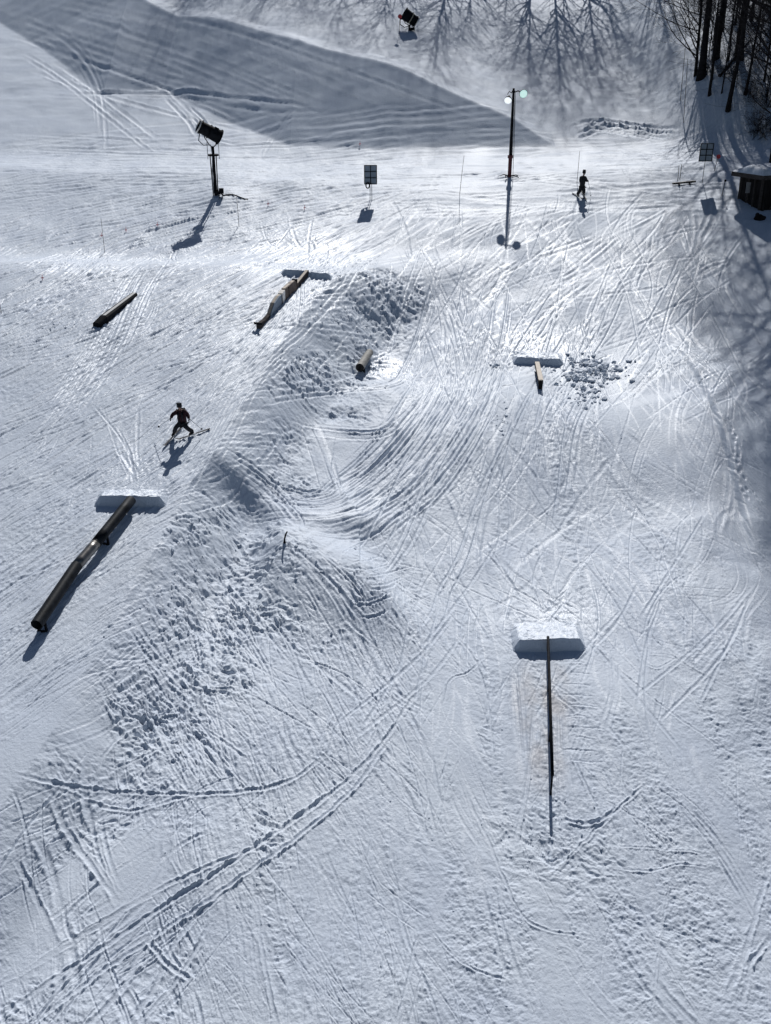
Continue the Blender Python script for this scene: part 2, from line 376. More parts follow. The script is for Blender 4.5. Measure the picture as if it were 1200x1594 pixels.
# clods and torn lumps of the banks
dirx, diry = .80, .60
ub = Xf * dirx - Yf * diry + .7 * fbm(Xf * .9, Yf * .9, 191, 3); vb = Xf * diry + Yf * dirx + .5 * fbm(Xf * 1.1, Yf * 1.1, 192, 3)
l1 = fbm(ub * 2.0, vb * 5.0, 201, 3, .6); l2 = np.abs(fbm(ub * 2.2, vb * 4.5, 211, 3, .55)); l3 = fbm(ub * 5, vb * 9, 221, 3, .6); l4 = fbm(ub * 4, vb * 8, 231, 2)
sl = np.clip(fbm(ub * .5, vb * .9, 241, 3) * 5, -1, 1); det += lump * .85 * (.085 * l1 + .035 * sl - .05 * l2 + .085 * l3 * okscale(.12) - .05 * np.abs(l4) * okscale(.1))
# far untouched slope: soft wind ripples
farm = sstep(88, 96, Yg) * sstep(130, 120, Yg)
det += farm * (.05 * fbm(Xf * .5, Yf * 1.1, 301, 3) + .10 * sstep(15, 26, Xg) * fbm(Xf * 1.0, Yf * 1.8, 305, 3))
rough += .06 * fbm(Xf * .5, Yf * .5, 333, 3)

# ------------------------------------------------------------------ terrain: tracks
detf = det.reshape(-1); ice = np.zeros(Zbig.shape, np.float32); icef = ice.reshape(-1)
def smooth_line(pts, n=None):
    """Catmull-Rom through the given points"""
    p = np.asarray(pts, float)
    if len(p) < 3: return p
    q = np.vstack([2 * p[0] - p[1], p, 2 * p[-1] - p[-2]]); out = []
    t = np.linspace(0, 1, 9)[:-1][:, None]
    for i in range(1, len(q) - 2):
        a, b, c, d = q[i - 1], q[i], q[i + 1], q[i + 2]
        out.append(.5 * ((2 * b) + (c - a) * t + (2 * a - 5 * b + 4 * c - d) * t ** 2 + (-a + 3 * b - 3 * c + d) * t ** 3))
    out.append(q[-2][None]); return np.vstack(out)
def stroke(W, width, depth, berm=.5, lin=.8, jag=0.0, mul=None, flat=.6, gloss=None):
    """presses one groove with thrown-up edges into the snow along the world polyline W"""
    seg = np.diff(W, axis=0); L = np.hypot(seg[:, 0], seg[:, 1]); s = np.concatenate([[0], np.cumsum(L)])
    if s[-1] < .3: return
    ym = float(W[:, 1].min()); cx = float(wid(ym)) * 2 * UW / NC
    step = max(.012, cx * .55); n = int(s[-1] / step) + 2
    if n > 9000: n = 9000
    t = np.linspace(0, s[-1], n); X = np.interp(t, s, W[:, 0]); Y = np.interp(t, s, W[:, 1])
    tx = np.gradient(X); ty = np.gradient(Y); l = np.hypot(tx, ty) + 1e-9; nx, ny = -ty / l, tx / l
    ph = rnd.random() * 90; wv = width * (1 + .35 * fbm(t * 1.3, t * 0 + ph, 3, 3)); kf = min(5.0, .35 / (cx * 3.2)); side = rnd.uniform(-.55, .55)
    # keep grooves at least as wide as the mesh can show, across the groove's own direction
    cyl = np.interp(Y, yrows, celly[:, 0]); cxl = wid(Y) * 2 * UW / NC
    cw = np.sqrt((nx * cxl) ** 2 + (ny * cyl) ** 2)
    wv = np.maximum(wv, cw * 1.7)
    if jag:
        j = fbm(t * 3.0, t * 0 + rnd.random() * 50, 7, 2) * jag; X = X + nx * j; Y = Y + ny * j
    K = int(math.ceil(3.4 * float(wv.max()) / (cx * .6))) + 1; K = min(K, 61)
    o = np.linspace(-1.7, 1.7, K)[None, :]
    XX = X[:, None] + nx[:, None] * o * wv[:, None]; YY = Y[:, None] + ny[:, None] * o * wv[:, None]
    r, c = cells(XX, YY); ri = np.rint(r).astype(int); ci = np.rint(c).astype(int)
    okm = (ri > 8) & (ri < NRt - 12) & (ci > 11) & (ci < NCt - 12)
    ri = np.clip(ri, 0, NRt - 1); ci = np.clip(ci, 0, NCt - 1)
    Yc_ = yrows[ri]; Xc_ = ucols[ci] * wid(Yc_)
    dd = ((Xc_ - X[:, None]) * nx[:, None] + (Yc_ - Y[:, None]) * ny[:, None]) / wv[:, None]
    env = np.minimum(1, np.minimum(t, s[-1] - t) / (.15 * s[-1] + .05))[:, None] * (1 + .12 * np.sin(t * .7 + width * 99))[:, None]
    prof = -np.exp(-(dd / .62) ** 4) + berm * np.exp(-((np.abs(dd) - 1.05) / .33) ** 2) * (1 + side * np.sign(dd)) * (1 + 1.0 * fbm(t * kf, t * 0 + ph, 9, 3)[:, None] * (1 + np.sign(dd)) + 1.0 * fbm(t * kf, t * 0 - ph, 9, 3)[:, None] * (1 - np.sign(dd)))
    a = flat * np.exp(-(dd / .9) ** 4) * np.minimum(1, env)
    idx = (ri * NCt + ci)[okm]
    if gloss is None: gloss = rnd.choice((0, .25, .5, .8, 1.0))
    if gloss: icef[idx] = np.maximum(icef[idx], gloss * (np.exp(-(dd / .95) ** 4) * env)[okm])
    val = detf[idx]
    detf[idx] = val * (1 - a[okm]) + (depth * prof * env)[okm]
def pxline(pts, **k):
    a = smooth_line(pts); X, Y = hit(a[:, 0], a[:, 1]); stroke(np.stack([X, Y], 1), **k)
def bundle(pts, n, spread, w, dep, **k):
    """a family of tracks that follow one another, spread across by a width in metres"""
    a = smooth_line(pts); X, Y = hit(a[:, 0], a[:, 1]); W = np.stack([X, Y], 1)
    tx = np.gradient(X); ty = np.gradient(Y); l = np.hypot(tx, ty) + 1e-9; N = np.stack([-ty / l, tx / l], 1)
    for _ in range(n):
        o = rnd.uniform(-1, 1) * spread; o2 = o + rnd.uniform(-.5, .5) * spread
        i0 = rnd.randint(0, len(W) // 3); i1 = rnd.randint(2 * len(W) // 3, len(W)); f = np.linspace(0, 1, len(W))[:, None]
        V = W + N * (o * (1 - f) + o2 * f); V = V[i0:i1]
        if len(V) < 3: continue
        stroke(V, width=w * rnd.uniform(.7, 1.4), depth=dep * rnd.uniform(.4, 1.3), **k)
def scatter(x0, x1, y0, y1, n, ang, dang, length, w, dep, curve=.25, **k):
    """single ski marks; the angle is the one the mark shows in plan, degrees from the +x axis"""
    pxs = np.array([rnd.uniform(x0, x1) for _ in range(n)]); pys = np.array([rnd.uniform(y0, y1) for _ in range(n)])
    X, Y = hit(pxs, pys)
    for i in range(n):
        L = rnd.uniform(.5, 1.4) * length; a = R(rnd.gauss(ang, dang)); cu = rnd.gauss(0, curve) / max(L, 1) * 2
        m = 14; st = L / m; p = [(X[i], Y[i])]; aa = a - cu * L / 2 if True else a
        x, y = X[i] - math.cos(a) * L / 2, Y[i] - math.sin(a) * L / 2; V = [(x, y)]
        for j in range(m):
            x += math.cos(aa) * st; y += math.sin(aa) * st; aa += cu * st; V.append((x, y))
        V = np.array(V); ww = w * (.6 + 2.6 * rnd.random() ** 4); dp = dep * rnd.choice((.35, .5, .7, 1.0, 1.4))
        stroke(V, width=ww, depth=dp, **k)
        if rnd.random() < .35:                  # the other ski
            o = rnd.uniform(.25, .5); stroke(V + np.array([-math.sin(a), math.cos(a)]) * o, width=ww, depth=dp, **k)

# broad families of fine marks (plan angles)
scatter(0, 1130, 222, 330, 379, 3, 11, 9, 0.094, 0.023, flat=.3, gloss=.8)
scatter(200, 1060, 212, 300, 80, 2, 6, 22, 0.140, 0.039, flat=.3, gloss=.8)
scatter(0, 480, 215, 420, 172, 38, 10, 12, 0.094, 0.027, flat=.3, gloss=.8)
scatter(0, 560, 330, 560, 508, 52, 11, 8, 0.070, 0.031, flat=.3)
scatter(0, 420, 450, 760, 370, 55, 10, 6, 0.055, 0.021, flat=.3)
scatter(0, 300, 760, 1100, 292, 57, 8, 4, 0.047, 0.019, flat=.3)
scatter(600, 1130, 330, 430, 140, 70, 22, 8, 0.066, 0.020, flat=.3)
scatter(640, 1150, 400, 620, 190, 62, 23, 7, 0.062, 0.022, flat=.3)
scatter(640, 1150, 560, 800, 140, 88, 16, 6, 0.062, 0.020, flat=.3)
scatter(560, 1200, 740, 1000, 215, 95, 27, 5, 0.058, 0.019, flat=.35)
scatter(560, 1200, 960, 1300, 162, 95, 16, 4, 0.043, 0.015, flat=.35)
scatter(560, 1200, 1250, 1594, 118, 100, 16, 3.2, 0.040, 0.015, flat=.35)
scatter(260, 640, 900, 1250, 292, 115, 14, 4, 0.051, 0.021, flat=.35)
scatter(260, 640, 1200, 1594, 207, 105, 17, 3.4, 0.040, 0.017, flat=.35)
scatter(0, 330, 1200, 1594, 103, 55, 12, 3, 0.047, 0.024, flat=.5)
scatter(0, 330, 1200, 1594, 43, 115, 10, 2.6, 0.060, 0.030, flat=.5)
scatter(1040, 1200, 380, 760, 74, 105, 8, 6, 0.055, 0.015, flat=.3)
scatter(560, 1150, 340, 620, 60, 75, 24, 6, .34, .016, flat=.35, gloss=.5)
scatter(560, 1200, 600, 1000, 70, 92, 26, 5, .30, .014, flat=.35, gloss=.45)
scatter(300, 1200, 1000, 1594, 60, 98, 14, 4, .26, .010, flat=.5, gloss=.15)
scatter(0, 520, 320, 1000, 70, 56, 8, 7, .28, .012, flat=.35, gloss=.3)
# lines that riders share across the terrace
bundle([(760, 235), (560, 300), (380, 350), (180, 410), (-20, 500)], 40, 3.2, .09, .035, flat=.3)
bundle([(-20, 232), (300, 242), (600, 236), (880, 226)], 60, 4.5, .13, .034, flat=.3)
bundle([(-20, 335), (250, 292), (500, 268), (780, 250)], 70, 5.5, .12, .036, flat=.3)
bundle([(-20, 272), (200, 262), (450, 262), (720, 240)], 50, 4.0, .12, .034, flat=.3)
bundle([(-20, 420), (200, 350), (420, 300), (640, 262)], 50, 4.5, .10, .034, flat=.3)
bundle([(700, 290), (560, 360), (420, 430), (220, 540), (-20, 690)], 36, 2.6, .08, .032, flat=.3)
bundle([(640, 340), (520, 420), (420, 520), (300, 640), (100, 820)], 30, 1.7, .07, .028, flat=.3)
bundle([(430, 500), (360, 590), (300, 690), (250, 760)], 16, 1.3, .07, .03, flat=.3)
bundle([(250, 740), (160, 850), (60, 960), (-20, 1060)], 16, 1.1, .06, .025, flat=.3)
bundle([(260, 330), (150, 400), (50, 470), (-30, 540)], 14, 1.6, .09, .05, flat=.4)
bundle([(250, 400), (215, 450), (160, 560), (60, 700)], 12, 1.0, .08, .035, flat=.3)
# fans into and out of the ramps
for (x, y, y2, sx) in ((855, 966, 850, 130), (205, 752, 640, 90), (478, 412, 340, 110), (838, 548, 400, 120)):
    for _ in range(15):
        o = rnd.gauss(0, .55); q_ = rnd.uniform(.2, 1.2); pxline([(x + o * sx * q_ + rnd.gauss(0, 12), y - (y - y2) * q_), (x + o * sx * q_ * .45 + rnd.gauss(0, 7), y - (y - y2) * q_ * .5), (x + rnd.gauss(0, 16), y - rnd.uniform(-4, 14))], width=.09 * rnd.uniform(.6, 2.2), depth=.022 * rnd.uniform(.3, 1), flat=.3)
for (x, y, y2, sx) in ((838, 600, 760, 90), (478, 430, 520, 60), (858, 1100, 1330, 70)):
    for _ in range(14):
        o = rnd.uniform(-1, 1); pxline([(x + o * 30, y), (x + o * sx * .6, (y + y2) / 2), (x + o * sx, y2)], width=.08, depth=.025 * rnd.uniform(.4, 1), flat=.4)
# bowl
bundle([(760, 420), (745, 520), (715, 620), (660, 705), (600, 765), (520, 800), (430, 800)], 34, 1.7, .09, .045, flat=.4)
bundle([(700, 470), (700, 560), (650, 660), (580, 740), (500, 785), (400, 770), (340, 740)], 26, 1.6, .08, .04, flat=.4)
bundle([(690, 400), (640, 560), (600, 600), (480, 605), (395, 620)], 8, .5, .08, .04, flat=.4)
bundle([(900, 400), (800, 560), (700, 720), (640, 860), (560, 960)], 14, 1.8, .08, .03, flat=.4)
bundle([(640, 370), (690, 450), (720, 540), (730, 640)], 14, .9, .08, .035, flat=.4)
bundle([(1000, 450), (960, 540), (880, 640), (860, 760), (840, 900)], 10, 1.8, .08, .03, flat=.4)
bundle([(420, 590), (480, 660), (510, 740), (520, 780)], 8, .5, .09, .04, flat=.5)
bundle([(640, 640), (590, 675), (500, 672), (450, 660)], 5, .5, .09, .05, flat=.5)
bundle([(330, 700), (400, 745), (460, 810), (440, 830)], 7, .6, .09, .04, flat=.5)
bundle([(450, 840), (520, 905), (560, 960), (620, 1010)], 10, .7, .08, .03, flat=.5)
for y in (868, 880, 889, 904, 912, 930, 936, 955): x0 = rnd.uniform(535, 575); pxline([(x0, y + 6), (x0 + 30, y + 4), (x0 + rnd.uniform(45, 85), y - 6 + rnd.uniform(-5, 5))], width=.07, depth=.03, flat=.3, jag=.05)
# upper left: road lines and the groomer's curve
for pts, n, sp in (([(-20, -8), (130, 35), (300, 92), (420, 140), (520, 178), (610, 207)], 3, .5), ([(40, -6), (200, 24), (330, 60), (480, 115), (600, 160), (710, 200)], 3, .4),
                   ([(-10, 18), (100, 48), (200, 78), (300, 118), (400, 165), (450, 210)], 3, .5), ([(110, -6), (330, 42), (500, 98), (650, 152), (790, 200)], 2, .2),
                   ([(-10, 45), (80, 68), (200, 112), (330, 158), (440, 214)], 4, .7), ([(0, 95), (150, 150), (300, 192), (460, 228)], 4, .8)):
    bundle(pts, n + 1, sp, .12, .018, flat=.3, berm=1.3, gloss=1.0)
for pts, sp in (([(-20, 5), (140, 45), (320, 102), (450, 158), (560, 205)], 1.5),):
    bundle(pts, 6, sp, .16, .009, flat=.3, jag=.08, gloss=.8)
bundle([(0, 18), (75, 50), (125, 90), (152, 140), (160, 200), (160, 240)], 6, .9, .15, .02, flat=.3, gloss=1.0)
bundle([(-10, 55), (60, 92), (120, 132), (200, 195), (260, 240)], 4, .9, .2, .022, flat=.5, berm=1.2, gloss=1.0)
bundle([(0, 148), (130, 150), (260, 152), (330, 160), (480, 178)], 5, .8, .2, .05, flat=.4)
bundle([(880, 212), (930, 196), (1010, 208), (1060, 214)], 10, 1.6, .22, .12, flat=.4, jag=.2)
bundle([(250, 138), (300, 185), (330, 215), (420, 235)], 5, .8, .2, .07, flat=.4)
# near left: the long twin track and the crossing gouges
T = dict(flat=.8, berm=1.6, jag=.05, gloss=.3)
pxline([(-30, 1600), (130, 1495), (260, 1408), (350, 1350), (450, 1282), (540, 1215), (600, 1150), (655, 1065)], width=0.085, depth=0.020, **T)
pxline([(30, 1610), (160, 1512), (290, 1425), (390, 1355), (480, 1290), (560, 1215), (620, 1130)], width=0.078, depth=0.020, **T)
pxline([(-30, 1560), (100, 1470), (200, 1410), (300, 1360), (420, 1310)], width=0.072, depth=0.014, **T)
pxline([(-20, 1540), (60, 1500), (170, 1430), (250, 1385)], width=0.085, depth=0.016, **T)
pxline([(75, 1222), (130, 1245), (200, 1262), (290, 1240), (380, 1232), (450, 1215), (520, 1165)], width=0.085, depth=0.017, **T)
pxline([(20, 1205), (100, 1222), (170, 1232), (270, 1236), (330, 1236)], width=0.085, depth=0.021, **T)
pxline([(148, 1222), (160, 1180), (195, 1140), (255, 1112)], width=0.065, depth=0.011, **T)
pxline([(170, 1200), (230, 1175), (285, 1140)], width=0.065, depth=0.011, **T)
pxline([(82, 1240), (100, 1285), (140, 1345), (190, 1412)], width=0.121, depth=0.023, **T)
pxline([(98, 1240), (122, 1300), (160, 1360), (200, 1408)], width=0.072, depth=0.011, **T)
pxline([(150, 1240), (155, 1310), (185, 1400)], width=0.050, depth=0.009, **T)
pxline([(20, 1330), (52, 1390), (92, 1478)], width=0.107, depth=0.021, **T)
pxline([(275, 1300), (262, 1345), (225, 1400)], width=0.043, depth=0.007, **T)
pxline([(310, 1420), (265, 1480), (240, 1540), (200, 1594)], width=0.085, depth=0.016, **T)
pxline([(225, 1460), (190, 1540), (130, 1600)], width=0.094, depth=0.016, **T)
pxline([(330, 1430), (280, 1520), (210, 1600)], width=0.072, depth=0.014, **T)
pxline([(225, 1460), (260, 1500), (300, 1530)], width=0.085, depth=0.019, **T)
pxline([(398, 1395), (408, 1480), (432, 1600)], width=0.065, depth=0.011, **T)
pxline([(180, 1095), (215, 1112), (285, 1108)], width=0.072, depth=0.019, **T)
pxline([(240, 1120), (275, 1180), (300, 1235)], width=0.065, depth=0.011, **T)
pxline([(215, 1030), (225, 1090), (260, 1170), (310, 1260)], width=0.057, depth=0.009, **T)
# near right
pxline([(652, 1430), (640, 1500), (615, 1600)], width=0.050, depth=0.011, **T)
pxline([(720, 1225), (760, 1310), (790, 1380), (830, 1440), (940, 1462)], width=0.057, depth=0.011, **T)
pxline([(665, 1440), (720, 1500), (800, 1530)], width=0.050, depth=0.009, **T)
pxline([(850, 1372), (900, 1320), (945, 1275), (1010, 1215)], width=0.057, depth=0.014, **T)
pxline([(870, 1275), (910, 1282), (945, 1272), (960, 1255)], width=0.094, depth=0.023, **T)
pxline([(888, 1170), (925, 1250), (940, 1275)], width=0.065, depth=0.014, **T)
pxline([(945, 1348), (1010, 1356), (1060, 1345), (1110, 1352)], width=0.050, depth=0.013, **T)
pxline([(960, 1318), (1040, 1322), (1110, 1330)], width=0.043, depth=0.011, **T)
pxline([(1012, 1600), (1025, 1480), (1045, 1350)], width=0.043, depth=0.009, **T)
pxline([(1200, 1340), (1180, 1410), (1160, 1480), (1130, 1560)], width=0.100, depth=0.014, **T)
pxline([(1200, 1460), (1170, 1500), (1155, 1560)], width=0.085, depth=0.019, **T)
pxline([(1055, 1222), (1062, 1250)], width=0.035, depth=0.007, **T)
pxline([(975, 1350), (1010, 1440), (1050, 1520), (1100, 1594)], width=0.043, depth=0.009, **T)
pxline([(640, 990), (600, 1100), (560, 1190)], width=0.050, depth=0.009, **T)
pxline([(985, 1018), (1020, 1040), (1055, 1022)], width=0.050, depth=0.011, **T); pxline([(985, 1020), (1030, 1018), (1060, 1026)], width=0.043, depth=0.009, **T)
pxline([(700, 980), (740, 1030), (760, 1100), (770, 1200)], width=0.065, depth=0.011, **T)
pxline([(755, 1020), (730, 1045), (700, 1060), (690, 1100)], width=0.057, depth=0.011, **T)
pxline([(690, 880), (800, 930), (900, 985), (960, 1040), (1060, 1120), (1180, 1200)], width=0.057, depth=0.011, **T)
pxline([(960, 940), (1060, 1030), (1160, 1080)], width=0.050, depth=0.009, **T)
pxline([(800, 1030), (805, 1120), (812, 1230)], width=0.143, depth=0.005, flat=.9, berm=.4)
pxline([(965, 1010), (960, 1060), (935, 1120)], width=0.143, depth=0.007, flat=.9, berm=.4)
pxline([(870, 1150), (878, 1200), (890, 1240)], width=0.085, depth=0.009, flat=.9, berm=.4)
# stronger single tracks over the right side
for _ in range(34):
    x = rnd.uniform(640, 1080); y = rnd.uniform(350, 520); a = rnd.choice((-1, 1)) * rnd.uniform(.1, .9)
    pxline([(x, y), (x + 60 * a, y + 80), (x + 150 * a + rnd.uniform(-40, 40), y + 190)], width=.09, depth=.036 * rnd.uniform(.6, 1), flat=.5)
for _ in range(22):
    x = rnd.uniform(620, 1180); y = rnd.uniform(720, 1000); a = rnd.choice((-1, 1)) * rnd.uniform(.1, 1.1)
    pxline([(x, y), (x + 70 * a, y + 80), (x + 160 * a + rnd.uniform(-50, 50), y + 180)], width=.085, depth=.028 * rnd.uniform(.6, 1), flat=.5)
bundle([(800, 1010), (806, 1110), (815, 1240)], 5, .25, .10, .022, flat=.6, gloss=.3)
bundle([(958, 1010), (962, 1080), (940, 1160)], 5, .25, .10, .025, flat=.6, gloss=.3)
for y_ in range(1030, 1200, 17): pxline([(870 + rnd.uniform(0, 20), y_), (905, y_ + rnd.uniform(-3, 3)), (935 + rnd.uniform(-20, 10), y_ + 3)], width=.05, depth=.02, flat=.3, jag=.03, gloss=.2)
# footprints right of the bank
for i in range(16):
    X, Y = hit([1134 + i * 1.7 + (i % 2) * 5 + rnd.uniform(-2, 2)], [655 + i * 8 + rnd.uniform(-3, 3)]); r2 = ((Xg - X[0]) / .07) ** 2 + ((Yg - Y[0]) / .14) ** 2
    det -= .05 * (.6 + .8 * rnd.random()) * np.exp(-r2 * r2)
# worn icy runs and the brown rub-off beside the long rail
def wearblob(px, py, rx, ry, a, F): blob(px, py, rx, ry, a, F)
for b in ((835, 1110, .7, 2.2, .24), (872, 1080, .5, 1.6, .2), (845, 1200, .8, .8, .14), (170, 880, 1.5, 3, .04), (425, 470, .6, 2, .12), (850, 600, .8, 1.2, .05)): blob(*b, stain)
stain = np.clip(stain * (1 + 1.6 * fbm(Xf * 2.5, Yf * 1.2, 401, 3)), 0, .5)
for b in ((850, 265, 14, 9, -.03), (470, 395, 3, 4, -.08), (838, 530, 4, 3, -.08), (855, 960, 2.4, 2, -.10), (205, 740, 2, 1.6, -.08), (600, 570, 1.2, 1.5, -.14)): blob(*b, rough)
Yb = np.interp(Xg, bx, by); Yc = np.maximum(np.interp(Xg, cX, cY), Yb)
inb = sstep(0, 1, Yg - Yb) * sstep(.2, -.4, Yg - Yc) * (Yc > Yb + .3)
rough = rough + .35 * inb
for b in ((600, 575, 1.1, 1.5, .9), (855, 962, 1.6, 1.0, .7), (205, 745, 1.6, 1.2, .4), (478, 408, 2.2, 1.6, .6), (838, 540, 1.6, 1.6, .8), (1150, 760, 1.0, 3.5, .5), (850, 250, 12, 6, .12), (1000, 200, 5, 2, .5)): blob(*b, ice)
ice = np.clip(ice, 0, 1) * (1 - .48 * sstep(60, 78, Yg)); rough = rough + .08 * sstep(64, 78, Yg)
rough = np.clip(rough - .13 * ice, .3, 1)
d, sg, par = poly_sd(Xg, Yg, ridgeR); e_ = np.interp(par, [0, .2, 1], [0, 1, 1]) * (par < 1); ice = np.clip(ice + .8 * e_ * np.exp(-((d * sg - .7) / .6) ** 2), 0, 1); rough = np.clip(rough - .1 * e_ * np.exp(-((d * sg - .7) / .6) ** 2), .3, 1)
specl = np.clip(.24 - .08 * sstep(55, 75, Yg) + .42 * ice - .1 * inb, .08, 1)
det *= np.where(core, 1, sstep(13, 12, Yg) * 0 + .0)
gr = 1.0 - .45 * np.clip(ice, 0, 1)
patch = np.zeros_like(det)
for b in ((212, 1350, .85, 1.5, 1), (35, 1480, 1.1, 1.2, 1), (112, 1365, .35, .8, .9), (515, 700, 1.0, 1.9, .9), (120, 1110, .9, 1.3, .8), (470, 645, .9, 1.3, .6), (340, 640, 1.2, 3, .5), (720, 1110, .5, 1.2, .7), (950, 1060, .5, .9, .5), (1010, 640, 1.6, 3.5, .6), (1075, 740, 1.6, 3.0, .5), (440, 850, .01, .01, 0), (520, 870, 1.0, .6, .6)): blob(*b, patch)
patch = np.clip(patch, 0, 1); det *= 1 - .85 * patch; gr = gr * (1 - .8 * patch)
det += gr * (.015 * fbm(Xf / .05, Yf / .06, 501, 2) * okscale(.05) + .021 * fbm(Xf / .11, Yf / .13, 502, 2) * okscale(.1) + .016 * fbm(Xf / .25, Yf / .3, 503, 2) * okscale(.25)) * np.clip(.15 + amp, .2, 1.5)
det = np.where(core, det, 0)
Zg = Zbig + det
def ground(x, y): return float(sample(Zg, x, y))
def at(px, py, h=0.0):
    X, Y = hit([px], [py], h); return Vector((float(X[0]), float(Y[0]), ground(X[0], Y[0]) + h))
def at0(px, py): return at(px, py, 0)

n = NRt * NCt
me = bpy.data.meshes.new('snow_slope'); me.vertices.add(n)
co = np.empty((n, 3), np.float32); co[:, 0] = Xg.ravel(); co[:, 1] = Yg.ravel(); co[:, 2] = Zg.ravel(); me.vertices.foreach_set('co', co.ravel())
i = np.arange(NRt - 1)[:, None] * NCt + np.arange(NCt - 1)[None, :]
q = np.stack([i, i + 1, i + NCt + 1, i + NCt], -1).reshape(-1, 4).astype(np.int32)
me.loops.add(q.size); me.loops.foreach_set('vertex_index', q.ravel()); me.polygons.add(len(q))
me.polygons.foreach_set('loop_start', np.arange(0, q.size, 4, dtype=np.int32))
try: me.polygons.foreach_set('loop_total', np.full(len(q), 4, np.int32))
except Exception: pass
me.update(calc_edges=True)
me.polygons.foreach_set('use_smooth', np.ones(len(q), bool))
at_ = me.attributes.new('wear', 'FLOAT_COLOR', 'POINT'); col = np.zeros((n, 4), np.float32); col[:, 0] = stain.ravel(); col[:, 1] = rough.ravel(); col[:, 2] = specl.ravel(); col[:, 3] = 1
at_.data.foreach_set('color', col.ravel())
me.materials.append(M_snow)
g = bpy.data.objects.new('snow_ground', me); C.objects.link(g); g['kind'] = 'structure'
del co, q, i

#OBJECTS
M_face = snow_material('cut_snow', False); M_face.node_tree.nodes['Principled BSDF'].inputs['Specular IOR Level'].default_value = .0; M_ramp = snow_material('packed_snow', False); M_ramp.node_tree.nodes['Principled BSDF'].inputs['Specular IOR Level'].default_value = .95; M_ramp.node_tree.nodes['Principled BSDF'].inputs['Roughness'].default_value = .40
# ------------------------------------------------------------------ snow ramps in front of the rails
def ramp(px, py, width, h, L, label, rz=0.0, mound=.3, seed=1):
    """a shovelled take-off: smooth top climbing towards the camera, cut face below the lip"""
    c = at0(px, py); cs, sn = math.cos(rz), math.sin(rz)
    def Wp(u, v): return c.x + u * cs - v * sn, c.y + u * sn + v * cs          # v: away from camera
    us = [-.5 * width - .30, -.5 * width - .24, -.5 * width - .14, -.5 * width - .04] + list(np.linspace(-.5 * width, .5 * width, 30)) + [.5 * width + .04, .5 * width + .14, .5 * width + .24, .5 * width + .30]
    vs = [-.20, -.15, -.08, -.03, 0, .015, .05] + list(np.linspace(.1, L, 26)); r = random.Random(seed)
    V, Fc = [], []
    for v in vs:
        for u in us:
            x, y = Wp(u, v); g0 = float(sample(Zbig, x, y)); gd = ground(x, y)
            p = max(0, 1 - max(v, 0) / L); top = h * p ** 1.05 * (1 + .05 * math.sin(u * 3.1 + seed) + .03 * math.sin(u * 11 + seed * 3)) - .03 * math.exp(-((u - .15 * seed + .3) / .12) ** 2)
            side = min(1, max(0, (.5 * width + .28 - abs(u)) / .26)) ** 1.3
            front = 1.0 if v >= -.001 else max(0, 1 + v / .17)
            top = top * side * front + (.012 * math.sin(u * 9 + v * 5) + r.uniform(-.006, .006)) * side * (v > .02)
            e = (side < .02) or (v >= L - .05) or front < .05
            z = gd * (1 - side * .0) + top - (.07 if e else .0)
            if v < .05 and not e: z = g0 * .6 + gd * .4 + top
            V.append((x, y, z))
    nu = len(us)
    for a in range(len(vs) - 1):
        for b in range(nu - 1): Fc.append((a * nu + b, a * nu + b + 1, (a + 1) * nu + b + 1, (a + 1) * nu + b))
    m = MB(); m.add(V, Fc); m.m = [1 if (k // (nu - 1)) < 4 else 0 for k in range(len(Fc))]; o = m.build('snow_ramp', [M_ramp, M_face], smooth=False)
    tag(o, label, 'snow ramp', 'snow ramps at the start of the rails'); return c
K1 = ramp(855, 1009, 2.15, .41, 1.5, 'steep snow ramp at the head of the long thin black rail', seed=1)
K2 = ramp(203, 785, 2.35, .38, 1.0, 'wide snow ramp with dark cut face leading onto the thick kinked black pipe', seed=2)
K3 = ramp(477, 429, 2.35, .26, 1.1, 'low wide snow ramp above the zigzag wooden box', seed=3)
K4 = ramp(838, 565, 2.2, .28, 1.2, 'small snow ramp with thin dark face above the short light plank rail', seed=4)

# ------------------------------------------------------------------ rails and boxes
def V3(px, py, h):
    X, Y = hit([px], [py], h); return Vector((float(X[0]), float(Y[0]), ground(X[0], Y[0]) + h))
def post(mb, p, r, down=.15, n=8):
    mb.tube([(p.x, p.y, ground(p.x, p.y) - down), (p.x, p.y, p.z)], r, n)
# thick kinked pipe
a, k1, k2, b = V3(204, 778, .41), V3(149, 846, .46), V3(119, 880, .44), V3(57, 973, .50)
t = thing('kinked_pipe_rail', 'long thick black kinked pipe with a bare steel middle, on the left', 'pipe rail', (a + b) / 2 - Vector((0, 0, .6)))
off = t.location
def loc(p): return Vector(p) - off
def hollow_pipe(name, p, q, r, m, open_end=False):
    mb = MB(); d = (q - p).normalized()
    mb.tube([loc(p), loc(p.lerp(q, .25)), loc(p.lerp(q, .5)), loc(p.lerp(q, .75)), loc(q)], r, 28, cap=not open_end)
    if open_end:
        o = len(mb.v); ref = d.orthogonal().normalized(); qq = d.cross(ref)
        for rr, e in ((r, 0), (r * .88, 0), (r * .88, -.9)):
            for j in range(28):
                an = 2 * math.pi * j / 28; mb.v.append(tuple(loc(q + d * (e + .0015)) + (ref * math.cos(an) + qq * math.sin(an)) * rr))
        for k in range(2):
            for j in range(28):
                mb.f.append((o + k * 28 + j, o + k * 28 + (j + 1) % 28, o + (k + 1) * 28 + (j + 1) % 28, o + (k + 1) * 28 + j)); mb.m.append(0)
        mb.f.append(tuple(o + 56 + j for j in range(28))); mb.m.append(0)
    return mb.build(name, m, t, smooth=False)
def shade_sides(o):
    o.data.polygons.foreach_set('use_smooth', [len(p.vertices) == 4 for p in o.data.polygons])
